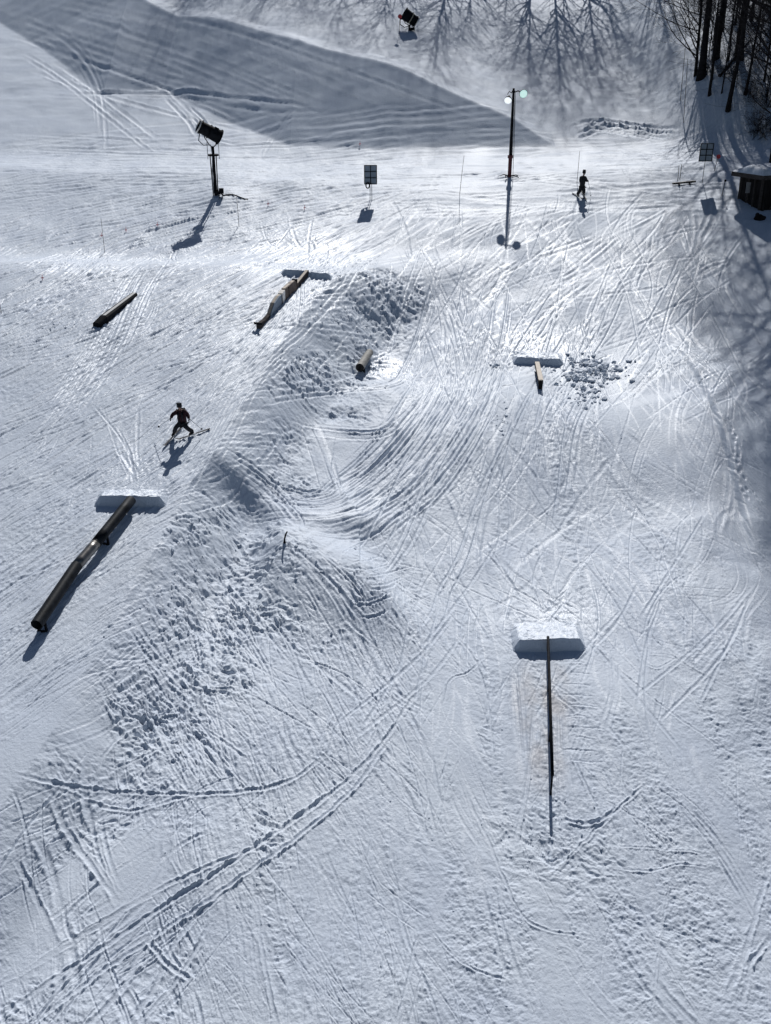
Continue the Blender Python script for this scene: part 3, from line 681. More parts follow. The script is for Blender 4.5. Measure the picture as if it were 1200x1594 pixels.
for o in (hollow_pipe('pipe_section', a, k1, .205, M_pipe), hollow_pipe('steel_section', k1, k2, .203, M_steel), hollow_pipe('pipe_section', k2, b, .215, M_pipe, True)): shade_sides(o)
for c in (k1, k2):
    mb = MB(); mb.ball(loc(c), .207, 18, 12); mb.build('elbow', M_pipe, t, smooth=True)
for p, q in ((a, k1), (k2, b)):
    for f in ((.78,) if p is a else (.9,)):
        c = p.lerp(q, f); mb = MB(); d = (q - p).normalized(); s = Vector((d.y, -d.x, 0)).normalized()
        g0 = ground(c.x, c.y); mb.bar(loc(c + s * .12 + Vector((0, 0, -.12))), loc(Vector((c.x, c.y, g0 - .1)) + s * .15), .09, .09)
        mb.bar(loc(c - s * .12 + Vector((0, 0, -.12))), loc(Vector((c.x, c.y, g0 - .1)) - s * .15), .07, .07)
        mb.bar(loc(Vector((c.x, c.y, g0 + .0)) - s * .12), loc(Vector((c.x, c.y, g0 + .0)) + s * .2), .09, .09)
        mb.build('support', M_black, t)

# long thin rail in front
a, b = V3(853, 991, .49), V3(860, 1207, .85)
t = thing('thin_rail', 'long thin black double rail running down the slope from the steep white ramp', 'rail', (a + b) / 2 - Vector((0, 0, .7))); off = t.location
mb = MB(); mb.tube([loc(a), loc(a.lerp(b, .5)), loc(b)], .05, 12); mb.build('top_tube', M_black, t, smooth=True)
lo_ = Vector((0, 0, -.26)); mb = MB(); mb.tube([loc(a + lo_), loc(a.lerp(b, .5) + lo_), loc(b + lo_)], .03, 8); mb.build('lower_tube', M_black, t, smooth=True)
for f in (.02, .33, .66, .985):
    c = a.lerp(b, f); mb = MB(); mb.bar(loc((c.x, c.y, ground(c.x, c.y) - .15)), loc(c), .05, .07); mb.build('post', M_black, t)

# short plank rail
a, b = V3(836, 563, .36), V3(842, 592, .48)
t = thing('plank_rail', 'short rail with a light plank top, beside the heap of snow clods', 'rail', (a + b) / 2 - Vector((0, 0, .4))); off = t.location
mb = MB(); mb.bar(loc(a), loc(b), .24, .06); mb.build('plank', M_wood_l, t, bevel=.01)
d = Vector((0, 0, -.12)); mb = MB(); mb.bar(loc(a + d - Vector((.1, 0, 0))), loc(b + d - Vector((.1, 0, 0))), .04, .17); mb.bar(loc(a + d + Vector((.1, 0, 0))), loc(b + d + Vector((.1, 0, 0))), .04, .17); mb.build('side_board', M_wood, t)
for f in (.25, .97):
    c = a.lerp(b, f); mb = MB(); mb.bar(loc((c.x, c.y, ground(c.x, c.y) - .15)), loc(c - Vector((0, 0, .04))), .20, .12); mb.build('post', M_barn, t)

# ground level box, far left
a, k, b = V3(209, 455, .14), V3(160, 490, .36), V3(149, 502, .22)
t = thing('box_rail', 'dark low box with a pale steel strip on top and a sloping black end', 'box rail', (a + b) / 2 - Vector((0, 0, .2))); off = t.location
def prism(p, q, wp, wq, hp, hq, name, m):
    mb = MB(); d = (q - p).normalized(); s = Vector((d.y, -d.x, 0)).normalized(); V = []
    for c, w_, h_ in ((p, wp, hp), (q, wq, hq)):
        for u, z in ((-.5, -h_), (-.5, -.05), (-.36, 0), (.36, 0), (.5, -.05), (.5, -h_)): V.append(loc(c + s * (u * w_) + Vector((0, 0, z))))
    F = [(i, (i + 1) % 6, 6 + (i + 1) % 6, 6 + i) for i in range(6)] + [(5, 4, 3, 2, 1, 0), (6, 7, 8, 9, 10, 11)]
    mb.add(V, F); return mb.build(name, m, t)
prism(a, k, .36, .46, .35, .6, 'body', M_black); prism(k, b, .46, .42, .6, .5, 'sloping_end', M_black)
sh = Vector((.02, 0, .006)); mb = MB(); mb.bar(loc(a + sh), loc(k.lerp(a, .02) + sh), .17, .02); mb.build('top_strip', mat('pale_strip', (.75, .74, .72), .35), t)

# zigzag wooden box
g0, g1 = at0(478, 429), at0(402, 512)
t = thing('zigzag_box', 'weathered brown wooden zigzag box with panelled sides and one bare steel plate', 'box rail', (g0 + g1) / 2); off = t.location
prof = [(0, .34), (.14, .26), (.24, .20), (.30, .50), (.36, .58), (.50, .58), (.515, .57), (.57, .53), (.585, .52), (.63, .56), (.72, .50), (.80, .14), (.90, .17), (1.0, .28)]
def onl(f, h):
    p = g0.lerp(g1, f); return Vector((p.x, p.y, ground(p.x, p.y) + h))
dr = (g1 - g0).normalized(); sd = Vector((dr.y, -dr.x, 0)).normalized()
def panel(i0, i1, name, m, w_=.26, low=-.1):
    V, F = [], []
    for f, h in prof[i0:i1 + 1]:
        for s_ in (-.5, .5):
            V.append(loc(onl(f, h) + sd * s_ * w_)); V.append(loc(onl(f, max(low, -.1)) + sd * s_ * w_))
    n_ = i1 - i0 + 1
    for i in range(n_ - 1):
        o = i * 4; F += [(o, o + 2, o + 6, o + 4), (o, o + 4, o + 5, o + 1), (o + 2, o + 3, o + 7, o + 6), (o + 1, o + 5, o + 7, o + 3)]
    F += [(0, 1, 3, 2), tuple(x + (n_ - 1) * 4 for x in (0, 2, 3, 1))]
    mb = MB(); mb.add(V, F); return mb.build(name, m, t)
panel(0, 2, 'entry_plank', M_wood, .22); panel(2, 5, 'side_panel', mat('brown_ply', (.17, .125, .10), .75, 0, noise=.35, nscale=3), .24)
panel(6, 7, 'steel_plate', M_metal, .27); panel(8, 11, 'side_panel', M_board, .24); panel(11, 13, 'exit_plank', M_wood, .2)
for i0, i1 in ((0, 2), (2, 3), (3, 5), (8, 9), (9, 10), (10, 11)):
    p, q = onl(*prof[i0]) + Vector((0, 0, .012)), onl(*prof[i1]) + Vector((0, 0, .012)); mb = MB(); mb.bar(loc(p), loc(q), .16, .02); mb.build('top_rail', M_wood_l, t)
for f in (.27, .44): 
    p = onl(f, .3); mb = MB(); mb.bar(loc(Vector((p.x, p.y, ground(p.x, p.y)))) , loc(p + Vector((0, 0, .22))), .30, .05); mb.build('batten', M_barn, t)
mb = MB(); p = onl(1.0, .28); mb.bar(loc(p + sd * .22), loc(p - sd * .22), .08, .10); mb.build('end_fork', M_black, t)

# stub of pipe above the scoop
a, b = V3(574, 549, .28), V3(560, 573, .34)
t = thing('pipe_stub', 'short thick pale grey log with a dark cut end, poking out over the rough bank', 'log', (a + b) / 2 - Vector((0, 0, .3))); off = t.location
mb = MB(); mb.tube([loc(a + (a - b) * .1), loc(a.lerp(b, .5)), loc(b)], [.2, .215, .225], 20, cap=False); o = mb.build('log', mat('pale_log', (.30, .29, .27), .7, 0, noise=.35, nscale=4, bump=.4, stretch=(1, 1, 3)), t, smooth=True)
mb = MB(); d = (b - a).normalized(); mb.tube([loc(b - d * .02), loc(b + d * .015)], .222, 20); mb.build('cut_end', M_barn, t)
mb = MB(); c = a.lerp(b, .75); mb.bar(loc((c.x, c.y, ground(c.x, c.y) - .15)), loc(c - Vector((0, 0, .12))), .3, .2); mb.build('cradle', M_black, t)

# small black rail lying by the sign
a, b = V3(1047, 285, .12), V3(1083, 281, .16)
t = thing('short_black_rail', 'short black rail lying flat on the snow left of the right-hand board', 'rail', (a + b) / 2 - Vector((0, 0, .12))); off = t.location
mb = MB(); mb.bar(loc(a), loc(b), .16, .10); mb.build('beam', M_black, t, bevel=.02)
for f in (.3, .75):
    c = a.lerp(b, f); mb = MB(); mb.bar(loc(c + Vector((-.05, -.3, -.1))), loc(c + Vector((0, .3, -.1))), .08, .08); mb.build('foot', M_black, t)
mb = MB(); mb.bar(loc(a + Vector((0, .12, .03))), loc(b + Vector((0, .12, .03))), .05, .04); mb.build('steel_edge', M_metal, t)

# ------------------------------------------------------------------ flood light pole
p = at0(793, 274); H = 5.75
t = thing('light_pole', 'tall dark pole with two lit floodlights, one white and one green', 'light pole', p)
mb = MB(); mb.tube([(0, 0, 1.3), (0, 0, 3.5), (0, 0, H)], [.115, .10, .075], 12); mb.build('pole', M_black, t, smooth=True)
mb = MB(); mb.tube([(0, 0, -.3), (0, 0, 1.3)], .13, 12); mb.tube([(0, 0, 1.22), (0, 0, 1.42)], .19, 12); mb.build('padded_foot', mat('dull_red', (.10, .02, .025), .7, noise=.3), t, smooth=False)
mb = MB(); mb.tube([(-.1, 0, H - .3), (-.3, -.05, H - .2), (-.42, -.1, H - .38)], .03, 6); mb.tube([(0, 0, H - .28), (.3, -.03, H - .16), (.42, 0, H - .22)], .04, 6); mb.tube([(-.12, 0, H - .2), (.12, 0, H - .2)], .06, 8); mb.build('bracket', M_black, t)
def lamp(c, aim, r, lm, nm):
    aim = Vector(aim).normalized(); c = Vector(c); mb = MB()
    mb.tube([c - aim * .42, c - aim * .3, c - aim * .12, c], [r * .35, r * .5, r * .95, r * 1.08], 16); h = mb.build('lamp_housing', M_black, t, smooth=False)
    mb = MB(); mb.tube([c + aim * .003, c + aim * .03], r, 20); o = mb.build(nm, lm, h); return h
lamp((-.38, -.25, H - .75), (-.25, -.85, -.55), .25, M_white, 'lens'); lamp((.66, -.18, H - .34), (.15, -.95, -.22), .26, M_green, 'lens')
mb = MB(); mb.tube([(.12, 0, H - .25), (.2, -.02, 3), (.24, -.05, -.5)], .016, 5); mb.tube([(.12, .02, H - .3), (.14, .02, 3.2), (.12, .03, .2)], .014, 5); mb.build('cable', M_black, t)
mb = MB(); 
for k in range(5):
    an = k * 1.3; mb.tube([(.1 * math.cos(an), .1 * math.sin(an), .05), (.45 * math.cos(an), .45 * math.sin(an), .10), (.8 * math.cos(an + .4), .7 * math.sin(an + .4), -.02)], .03, 6)
mb.build('cable_coil', M_black, t)

# ------------------------------------------------------------------ fan snow guns
def fan_gun(parent, c, axis, L, r, band=None):
    """barrel (drum, mouth ring, nozzle ring, fan grille), lifted on a yoke"""
    ax = Vector(axis).normalized(); c = Vector(c); A = lambda f: c + ax * (f * L)
    mb = MB(); mb.tube([A(-.5), A(-.47), A(-.2), A(.3), A(.5)], [r * .98, r * 1.05, r, r * .92, r * .86], 24, cap=False)
    drum = mb.build('drum', M_black, parent, smooth=True)
    mb = MB(); mb.tube([A(-.46), A(-.455)], r * .99, 24); mb.build('fan_grille', M_black, drum)
    mb = MB(); mb.tube([A(.35), A(.34)], r * .86, 24); mb.build('mouth_disc', M_barn, drum)
    rf = ax.orthogonal().normalized(); q = ax.cross(rf)
    for f, rr, th in ((.5, .98, .045), (.40, 1.02, .03), (-.49, 1.1, .05), (.0, 1.04, .025)):
        mb = MB(); pts = [A(f) + (rf * math.cos(x) + q * math.sin(x)) * r * rr for x in np.linspace(0, 2 * math.pi, 25)]
        mb.tube(pts, th, 6, cap=False); mb.build('nozzle_ring' if f > .2 else 'rim', M_metal if f == .5 else M_black, drum)
    for k in range(3):
        mb = MB(); s = (rf * math.cos(k * 2.1) + q * math.sin(k * 2.1)) * r * 1.03; mb.bar(A(-.3) + s, A(-.12) + s, .1, .12); mb.build('lug', M_black, drum)
    if band:
        mb = MB(); mb.tube([A(.02), A(.09)], r * 1.03, 24, cap=False); mb.build('pale_band', band, drum, smooth=True)
    return drum
p = at0(336, 303); t = thing('snow_gun', 'black fan snow gun raised on a tall three-legged mast at the upper left', 'snow gun', p)
fan_gun(t, (-.16, 0, 4.02), (-.80, -.30, .47), 1.55, .43)
mb = MB(); mb.tube([(0, 0, -.3), (0, 0, 1.5), (0, 0, 3.1)], [.12, .10, .09], 12); mb.build('mast', M_black, t, smooth=True)
for x, y in ((-.2, -.1), (.2, -.08), (.02, .22)):
    mb = MB(); mb.tube([(x * .8, y * .8, -.2), (x, y, 2.55)], .035, 8); mb.build('mast_stay', M_black, t)
mb = MB(); mb.tube([(0, 0, 2.5), (0, 0, 2.6)], .36, 16); mb.build('collar', M_black, t)
mb = MB()
for s in (-1, 1): mb.tube([(0, 0, 3.0), (s * .22, 0, 3.2), (s * .38 - .1, 0, 3.62), (s * .42 - .14, 0, 3.95)], .035, 6)
mb.build('yoke', M_black, t)
for x in (-.36, .40): mb = MB(); mb.tube([(x, -.05, 2.3), (x, -.05, 3.5)], .022, 6); mb.build('guard_bar', M_grey, t)
mb = MB(); mb.tube([(-.75, -.3, 3.95), (-.85, -.35, 3.5), (-.55, -.3, 3.2), (-.12, -.1, 3.2), (-.05, -.05, 2.6), (-.14, -.1, 1.2), (-.1, -.15, .1)], .035, 8); mb.build('hose', M_grey, t, smooth=True)
gz = lambda x, y, h: (x, y, ground(p.x + x, p.y + y) - p.z + h)
mb = MB(); mb.tube([(.1, -.1, .35)] + [gz(*q, .04) for q in ((.5, -.15), (.8, .0), (1.1, .1), (1.4, -.05), (1.7, -.2), (2.0, -.35), (2.2, -.3))], .04, 6); mb.build('ground_hose', M_black, t)
mb = MB(); mb.box((.42, -.25, .28), (.30, .22, .34)); mb.box((.12, -.1, .15), (.4, .3, .2)); mb.build('valve_box', M_black, t, bevel=.02)
mb = MB(); mb.tube([(.35, -.3, .2), (.3, -.75, -.2)], .025, 6); mb.tube([(.55, -.3, .2), (.5, -.75, -.2)], .025, 6); mb.build('drain_pipe', M_black, t)

p = at0(637, 47); t = thing('snow_gun', 'black fan snow gun with a pale stripe, low on the far slope', 'snow gun', p)
fan_gun(t, (.08, 0, 1.05), (.80, .10, -.50), 1.35, .50, band=M_yel)
mb = MB(); mb.tube([(0, 0, -.2), (0, 0, .5)], .09, 10); mb.build('mast', M_black, t)
mb = MB(); 
for s in (-1, 1): mb.tube([(0, 0, .4), (s * .4, s * .1, .62), (s * .48, s * .12, 1.0)], .04, 6)
mb.build('yoke', M_black, t)
mb = MB(); mb.tube([(-.45, -.2, 1.2), (-.85, -.25, .95), (-.85, -.25, .5), (-.45, -.2, .25), (0, -.1, .4)], .04, 6); mb.build('hose', M_black, t, smooth=True)
mb = MB(); mb.box((.25, -.1, .12), (.5, .4, .26)); mb.build('base_frame', M_black, t)

# ------------------------------------------------------------------ boards, markers and canes
def board(px, py, w_, h_, low, lean, label, coil=False):
    p = at0(px, py); t = thing('sign_board', label, 'board', p)
    mb = MB(); mb.box((0, 0, low + h_ / 2), (w_, .03, h_)); bd = mb.build('panel', M_board, t)
    mb = MB()
    for x in (-w_ / 2, 0, w_ / 2): mb.bar((x, -.035, low), (x, -.035, low + h_), .045, .04)
    for k in range(4): mb.bar((-w_ / 2, -.037, low + h_ * k / 3), (w_ / 2, -.037, low + h_ * k / 3), .04, .045)
    mb.build('frame', M_black, t)
    for x in ((-.04, .08) if coil else (0,)):
        mb = MB(); mb.tube([(x, -.02, -.3), (x * .9, -.02, low + .2)], .022, 6); mb.build('leg', M_grey, t)
    if coil:
        mb = MB(); 
        for k in range(3): mb.tube([(-.2 + .12 * math.cos(x), -.09 - k * .03, low - .08 + .18 * math.sin(x)) for x in np.linspace(0, 2 * math.pi, 14)], .04, 6)
        mb.build('rope_coil', M_cloth, t)
    t.rotation_euler = (lean, 0, R(4)); return t
board(577, 310, .82, 1.20, .98, R(-3), 'grey latticed board standing alone between the snow gun and the light pole', True)
board(1093, 283, .90, 1.15, 1.45, R(2), 'grey latticed board on one thin post beside the tree shadows at the right')
def disc_marker(px, py, h, r, m, label, lean=.0, cat='marker'):
    p = at0(px, py); t = thing('disc_marker', label, cat, p)
    mb = MB(); mb.tube([(0, 0, -.2), (lean * h, 0, h)], .02, 6); mb.build('stick', M_redc if m is M_red else M_black, t)
    mb = MB(); mb.tube([(lean * h, -.03, h), (lean * h, .0, h)], r, 14); mb.build('disc', m, t)
disc_marker(1111, 265, .95, .15, M_red, 'red disc on a leaning red stick right of the board at the tree edge', .22)
disc_marker(1123, 305, 1.0, .08, M_black, 'thin black stick with a small dark head standing left of the hut', .12)
disc_marker(621, 56, 1.6, .19, M_red, 'thin marker stick with a dark red disc beside the far snow gun', .05)
def cane(px, py, h, lean, label, m=M_cane, r=.017, tip=None):
    p = at0(px, py); t = thing('cane_pole', label, 'pole', p, 0, 'thin canes standing in the snow')
    mb = MB(); mb.tube([(0, 0, -.3), (lean[0] * .5 + .004, lean[1] * .5, h / 2), (lean[0], lean[1], h)], [r, r * .9, r * .7], 6); mb.build('shaft', m, t)
    if tip: mb = MB(); mb.tube([(lean[0] * .93, lean[1], h * .9), (lean[0], lean[1], h)], r * 2.2, 6); mb.build('tip', tip, t)
    else:
        for k in (.3, .6): mb = MB(); mb.tube([(lean[0] * k, lean[1] * k, h * k), (lean[0] * k, lean[1] * k, h * k + .03)], r * 1.5, 6); mb.build('knot', m, t)
cane(163, 393, 2.05, (.0, 0), 'thin upright cane at the far left between the small red pegs')
cane(372, 351, 1.95, (-.05, 0), 'thin upright cane just right of the raised snow gun')
cane(715, 302, 2.5, (.24, 0), 'thin cane leaning right, between the lone board and the light pole')
cane(898, 284, 2.1, (.03, 0), 'thin upright cane directly behind the upper skier')
cane(2, 487, 1.3, (-.02, 0), 'thin cane with a red tip at the left edge of the slope', tip=M_red)
cane(1055, 281, 1.05, (-.04, 0), 'short cane by the flat black rail, the left of a close pair', r=.022)
cane(1058, 279, 1.0, (.05, .1), 'short cane by the flat black rail, the right of a close pair', r=.025)
cane(1059, 157, 4.6, (-.1, 0), 'tall thin cane on the slope left of the woods, the higher standing of two', r=.025)
cane(1064, 191, 4.7, (-.25, 0), 'tall thin cane on the slope left of the woods, the lower standing of two', r=.025)
for px, py, lb in ((158, 368, 'beside the far left cane'), (196, 360, 'between the far left cane and the snow gun shadow'), (245, 353, 'left of the snow gun shadow'), (417, 320, 'right of the snow gun, the nearer to its base'),
                   (474, 326, 'midway between the snow gun and the lone board'), (66, 436, 'out on the lower left of the flat'), (560, 226, 'high on the flat below the shaded road')):
    p = at0(px, py); t = thing('red_peg', 'tiny faded red peg ' + lb, 'peg', p, 0, 'small red pegs in the snow')
    mb = MB(); mb.tube([(0, 0, -.1), (.02, 0, .3)], .018, 5); mb.build('stick', M_pinkc, t)
    mb = MB(); mb.bar((-.07, 0, .12), (.09, 0, .13), .02, .05); mb.build('flag', M_pinkc, t)
p = at0(443, 847); t = thing('bent_stake', 'bent black stake sticking out of the mound in the middle of the slope', 'stake', p)
mb = MB(); mb.tube([(0, 0, -.3), (0, 0, .15), (.05, 0, .36), (.12, .02, .5)], [.035, .035, .033, .028], 8); mb.build('rod', M_black, t); mb = MB(); mb.tube([(.0, 0, .02), (.0, 0, .06)], .06, 8); mb.build('collar', M_black, t)

# ------------------------------------------------------------------ hut at the right edge
c = at0(1184, 328); t = thing('timber_hut', 'dark timber hut with a thick snow cap, cut by the right edge', 'hut', c)
u1 = Vector((-.50, .86, 0)); u2 = Vector((.93, .36, 0)); Hh = 2.0; L1, L2 = 2.1, 3.4
cor = [Vector((0, 0, 0)), u2 * L2, u2 * L2 + u1 * L1, u1 * L1]
mb = MB(); V = [q + Vector((0, 0, -1.0)) for q in cor] + [q + Vector((0, 0, Hh)) for q in cor]
mb.add(V, [(0, 1, 5, 4), (1, 2, 6, 5), (2, 3, 7, 6), (3, 0, 4, 7), (4, 5, 6, 7)]); mb.build('wall', M_barn, t)
n1 = Vector((-u1.y, u1.x, 0)); n1 = n1 if n1.x < 0 else -n1; n2 = Vector((u2.y, -u2.x, 0))
for f, wd in ((.06, .16), (.36, .10), (.62, .12), (.94, .14)):
    q = u1 * (L1 * f) + n1 * .05; mb = MB(); mb.bar(q + Vector((0, 0, -.8)), q + Vector((0, 0, Hh)), wd, .09); mb.build('post', M_wood, t)
for f in (.03, .3, .62, .95):
    q = u2 * (L2 * f) + n2 * .05; mb = MB(); mb.bar(q + Vector((0, 0, -.8)), q + Vector((0, 0, Hh)), .14, .08); mb.build('post', M_barn, t)
q = u2 * .9 + n2 * .09; mb = MB(); mb.bar(q + Vector((-.25, 0, 0)), q + Vector((.25, 0, 1.3)), .07, .07); mb.build('brace', M_wood, t)
q = u1 * 1.2 + n1 * .06; mb = MB(); mb.bar(q + Vector((0, 0, 1.0)), q + Vector((0, 0, 1.7)), .4, .05); mb.build('shutter', M_grey, t)
ctr = (cor[0] + cor[2]) / 2; ov = 1.30
oc = [ctr + (q - ctr) * ov for q in cor]
mb = MB(); V = [q + Vector((0, 0, Hh + .003)) for q in oc] + [q + Vector((0, 0, Hh + .30)) for q in oc]
mb.add(V, [(3, 2, 1, 0), (0, 1, 5, 4), (1, 2, 6, 5), (2, 3, 7, 6), (3, 0, 4, 7), (4, 5, 6, 7)]); roof = mb.build('roof', M_wood, t)
mb = MB(); N = 26; V = []; r = random.Random(3)
for i in range(N + 1):
    for j in range(N + 1):
        a_, b_ = i / N, j / N; q = oc[0].lerp(oc[1], a_).lerp(oc[3].lerp(oc[2], a_), b_); q = ctr + (q - ctr) * 1.01
        e = min(a_, 1 - a_, b_, 1 - b_); h_ = .30 + (.24 * min(1, (e / .10)) ** .5) + .06 * math.sin(a_ * 7 + b_ * 5) * (e > .02) + .05 * math.sin(b_ * 13 - a_ * 4) * (e > .02) + r.uniform(-.02, .02) * (e > .02) - (.01 if e < .001 else 0)
        h_ += .5 * (1 - abs(2 * b_ - 1)) * .6 * min(1, e / .1)
        V.append(q + Vector((0, 0, Hh + h_)))
mb.add(V, [(i * (N + 1) + j, (i + 1) * (N + 1) + j, (i + 1) * (N + 1) + j + 1, i * (N + 1) + j + 1) for i in range(N) for j in range(N)]); mb.build('snow_cap', M_snow2, roof, smooth=True)
mb = MB(); q = ctr + Vector((-.1, -.6, 0)); mb.tube([q + Vector((0, 0, Hh + .4)), q + Vector((0, 0, Hh + .95))], .07, 8); mb.build('vent_pipe', M_black, roof)
p = at0(1182, 341); mb = MB(); r = random.Random(5); mb.ball((0, 0, .05), .30, 12, 8, sq=(1.35, .8, .8)); mb.v = [(x * (1 + r.uniform(-.15, .15)), y, z * (1 + r.uniform(-.2, .2))) for x, y, z in mb.v]; mb.ball((-.15, .05, .28), .14, 8, 6)
o = mb.build('dark_stump', M_bark, loc=p); tag(o, 'black broken stump half buried in snow just below the hut', 'stump')

# ------------------------------------------------------------------ clods of snow thrown from the banks
def clods(regions, name, label, cat):
    mb = MB(); r = random.Random(23); bm = bmesh.new(); bmesh.ops.create_icosphere(bm, subdivisions=1, radius=1); bv = [v.co.copy() for v in bm.verts]; bf = [tuple(v.index for v in f.verts) for f in bm.faces]; bm.free()
    for (px, py, sx, sy, n_, s0, s1) in regions:
        xs = [px + r.gauss(0, sx) for _ in range(n_)]; ys = [py + r.gauss(0, sy) for _ in range(n_)]; X, Y = hit(xs, ys)
        for x, y in zip(X, Y):
            s = s0 * .5 + (s1 - s0 * .5) * r.random() ** 3.2; q = [r.uniform(.6, 1.3) for _ in range(3)]; z = ground(x, y); k = [r.uniform(0, 6) for _ in range(3)]; V = []
            for v in bv:
                d = r.uniform(.62, 1.25)
                V.append((x + v.x * s * q[0] * d, y + v.y * s * q[1] * d, z + s * .05 + v.z * s * q[2] * .75 * d))
            mb.add(V, bf)
    o = mb.build(name, M_snow2); tag(o, label, cat, kind='stuff'); return o
clods([(932, 578, 24, 10, 260, .05, .24), (905, 592, 18, 14, 200, .04, .2), (912, 622, 14, 10, 90, .04, .16), (770, 568, 10, 5, 25, .04, .13), (782, 650, 8, 18, 30, .03, .11),
       (560, 490, 45, 30, 90, .02, .11), (500, 560, 40, 35, 60, .02, .10), (330, 850, 40, 40, 70, .02, .10), (250, 1010, 45, 60, 70, .015, .09), (430, 900, 60, 35, 90, .02, .09), (270, 1165, 14, 20, 25, .03, .11),
       (410, 1300, 20, 40, 50, .015, .06), (860, 1300, 45, 20, 70, .015, .06), (900, 700, 150, 60, 60, .02, .05), (300, 1250, 260, 180, 120, .012, .04), (850, 1400, 200, 130, 140, .012, .04), (95, 505, 20, 8, 40, .03, .09)],
      'snow_clods', 'loose lumps and crumbs of snow scattered over the banks and landings', 'snow clods')

# ------------------------------------------------------------------ trees
def limb(mb, p, d, L, r, lev, rg, up=.12, sides=5):
    n_ = max(3, int(L / .7)); pts = [p.copy()]; rs = [r]; q = p.copy(); dd = d.copy()
    for i in range(n_):
        dd = (dd + Vector((rg.gauss(0, .10), rg.gauss(0, .10), rg.gauss(0, .06) + up * .5))).normalized(); q = q + dd * (L / n_); pts.append(q.copy()); rs.append(max(.006, r * (1 - .8 * (i + 1) / n_)))
    mb.tube(pts, rs, sides, cap=False)
    if lev <= 0: return
    k = {3: 7, 2: 5, 1: 4}[lev]
    for i in range(k):
        f = rg.uniform(.25, 1.0); j = min(int(f * n_), n_ - 1); b_ = pts[j].lerp(pts[j + 1], f * n_ - j if f < 1 else 1)
        dj = (pts[j + 1] - pts[j]).normalized(); s = Vector((rg.gauss(0, 1), rg.gauss(0, 1), rg.gauss(0, .7))).normalized(); s = (s - dj * s.dot(dj)).normalized()
        limb(mb, b_, (dj * .75 + s * .75).normalized(), L * rg.uniform(.38, .6), max(.006, rs[j] * .5), lev - 1, rg, up, max(3, sides - 1))
def tree(loc_, H, r, label, seed, lean=(0, 0), low=.35, nb=15, spread=.32, lev=2, elr=(.25, .9), lr=.45, group='bare trees of the woods', name='bare_tree', cat='tree', side=None):
    rg = random.Random(seed); t = thing(name, label, cat, loc_, 0, group)
    n_ = 14; pts = []; rs = []; x = y = 0
    for i in range(n_ + 1):
        f = i / n_; x += rg.gauss(0, .035) * H / 20; y += rg.gauss(0, .035) * H / 20
        pts.append(Vector((x + lean[0] * H * f, y + lean[1] * H * f, -.4 + (H + .4) * f))); rs.append(r * (1.0 - .85 * f) * (1.45 if i == 0 else 1.08 if i == 1 else 1))
    mb = MB(); mb.tube(pts, rs, 10); mb.build('trunk', M_bark, t, smooth=True)
    mb = MB()
    for i in range(nb):
        f = low + (1 - low) * (i + rg.random()) / nb; j = min(int(f * n_), n_ - 1); p_ = pts[j].lerp(pts[j + 1], f * n_ - j); a_ = rg.uniform(0, 2 * math.pi) if side is None or rg.random() < .3 else side + rg.gauss(0, .5)
        el = rg.uniform(*elr); d = Vector((math.cos(a_) * math.cos(el), math.sin(a_) * math.cos(el), math.sin(el)))
        limb(mb, p_, d, H * spread * (1.15 - .75 * (f - low) / (1 - low + .01)) * rg.uniform(.7, 1.2), rs[j] * lr, lev, rg)
    mb.build('crown', M_bark, t, smooth=True); return t
T1 = tree(at0(1090, 123), 24, .30, 'thick dark trunk at the left front of the woods', 1, (.004, 0), .30, 22, .33, 3, side=3.0)
T2 = tree(at0(1112, 91), 23, .26, 'thick dark trunk standing behind and right of the leftmost thick trunk', 2, (.006, 0), .4, 15, .3, 3)
T3 = tree(at0(1150, 93), 25, .33, 'thickest dark trunk in the middle of the woods, fallen log at its foot', 3, (.0, 0), .32, 20, .33, 3)
tree(at0(1133, 172), 17, .18, 'slender trunk lowest down the slope, leaning right below the thickest trunk', 4, (.055, 0), .35, 12, .25, 2)
tree(at0(1083, 118), 14, .13, 'thin many-branched tree whose low limbs reach left over the open snow', 5, (-.06, 0), .07, 26, .46, 2, side=3.0)
tree(at0(1104, 148), 13, .12, 'thin straight sapling growing just below the leftmost thick trunks', 6, (-.01, 0), .25, 12, .25, 2)
tree(at0(1108, 125), 12, .08, 'very thin pole-like sapling between the two left thick trunks', 7, (.01, 0), .3, 10, .22, 2)
tree(at0(1123, 146), 11, .06, 'whippy sapling left of the lowest leaning trunk', 8, (.02, 0), .2, 12, .25, 2)
tree(at0(1160, 147), 12, .12, 'forked young tree leaning right, between the lowest trunk and the right edge', 9, (.05, 0), .2, 14, .32, 2)
tree(at0(1190, 127), 13, .09, 'lone thin straight sapling near the right edge of the woods', 10, (.005, 0), .3, 10, .25, 2)
tree(at0(1134, 95), 14, .08, 'thin sapling close on the left of the thickest trunk', 11, (.0, 0), .3, 10, .25, 2)
tree(at0(1170, 33), 18, .16, 'middling trunk high in the woods behind the thickest trunk', 12, (.01, 0), .3, 14, .3, 2)
tree(at0(1182, 80), 9, .06, 'small crooked sapling high by the right edge', 14, (-.04, 0), .15, 14, .35, 2)
tree(at0(1144, 40), 15, .10, 'thin trunk far back in the woods, left of the thickest trunk', 15, (.0, 0), .3, 12, .28, 2)
tree(at0(1126, 50), 12, .07, 'thin stem far back between the second and the thickest trunks', 16, (.02, 0), .2, 12, .3, 2)
wr = random.Random(77)
whip = tree(at0(1097, 80), 8, .04, 'thin bare whip sapling scattered among the trunks of the woods', 61, (.01, 0), .08, 26, .38, 2, group='whip saplings among the trunks')
whip2 = tree(at0(1140, 130), 6, .035, 'thin bare whip sapling scattered among the trunks of the woods', 62, (-.03, 0), .05, 26, .45, 2, group='whip saplings among the trunks')
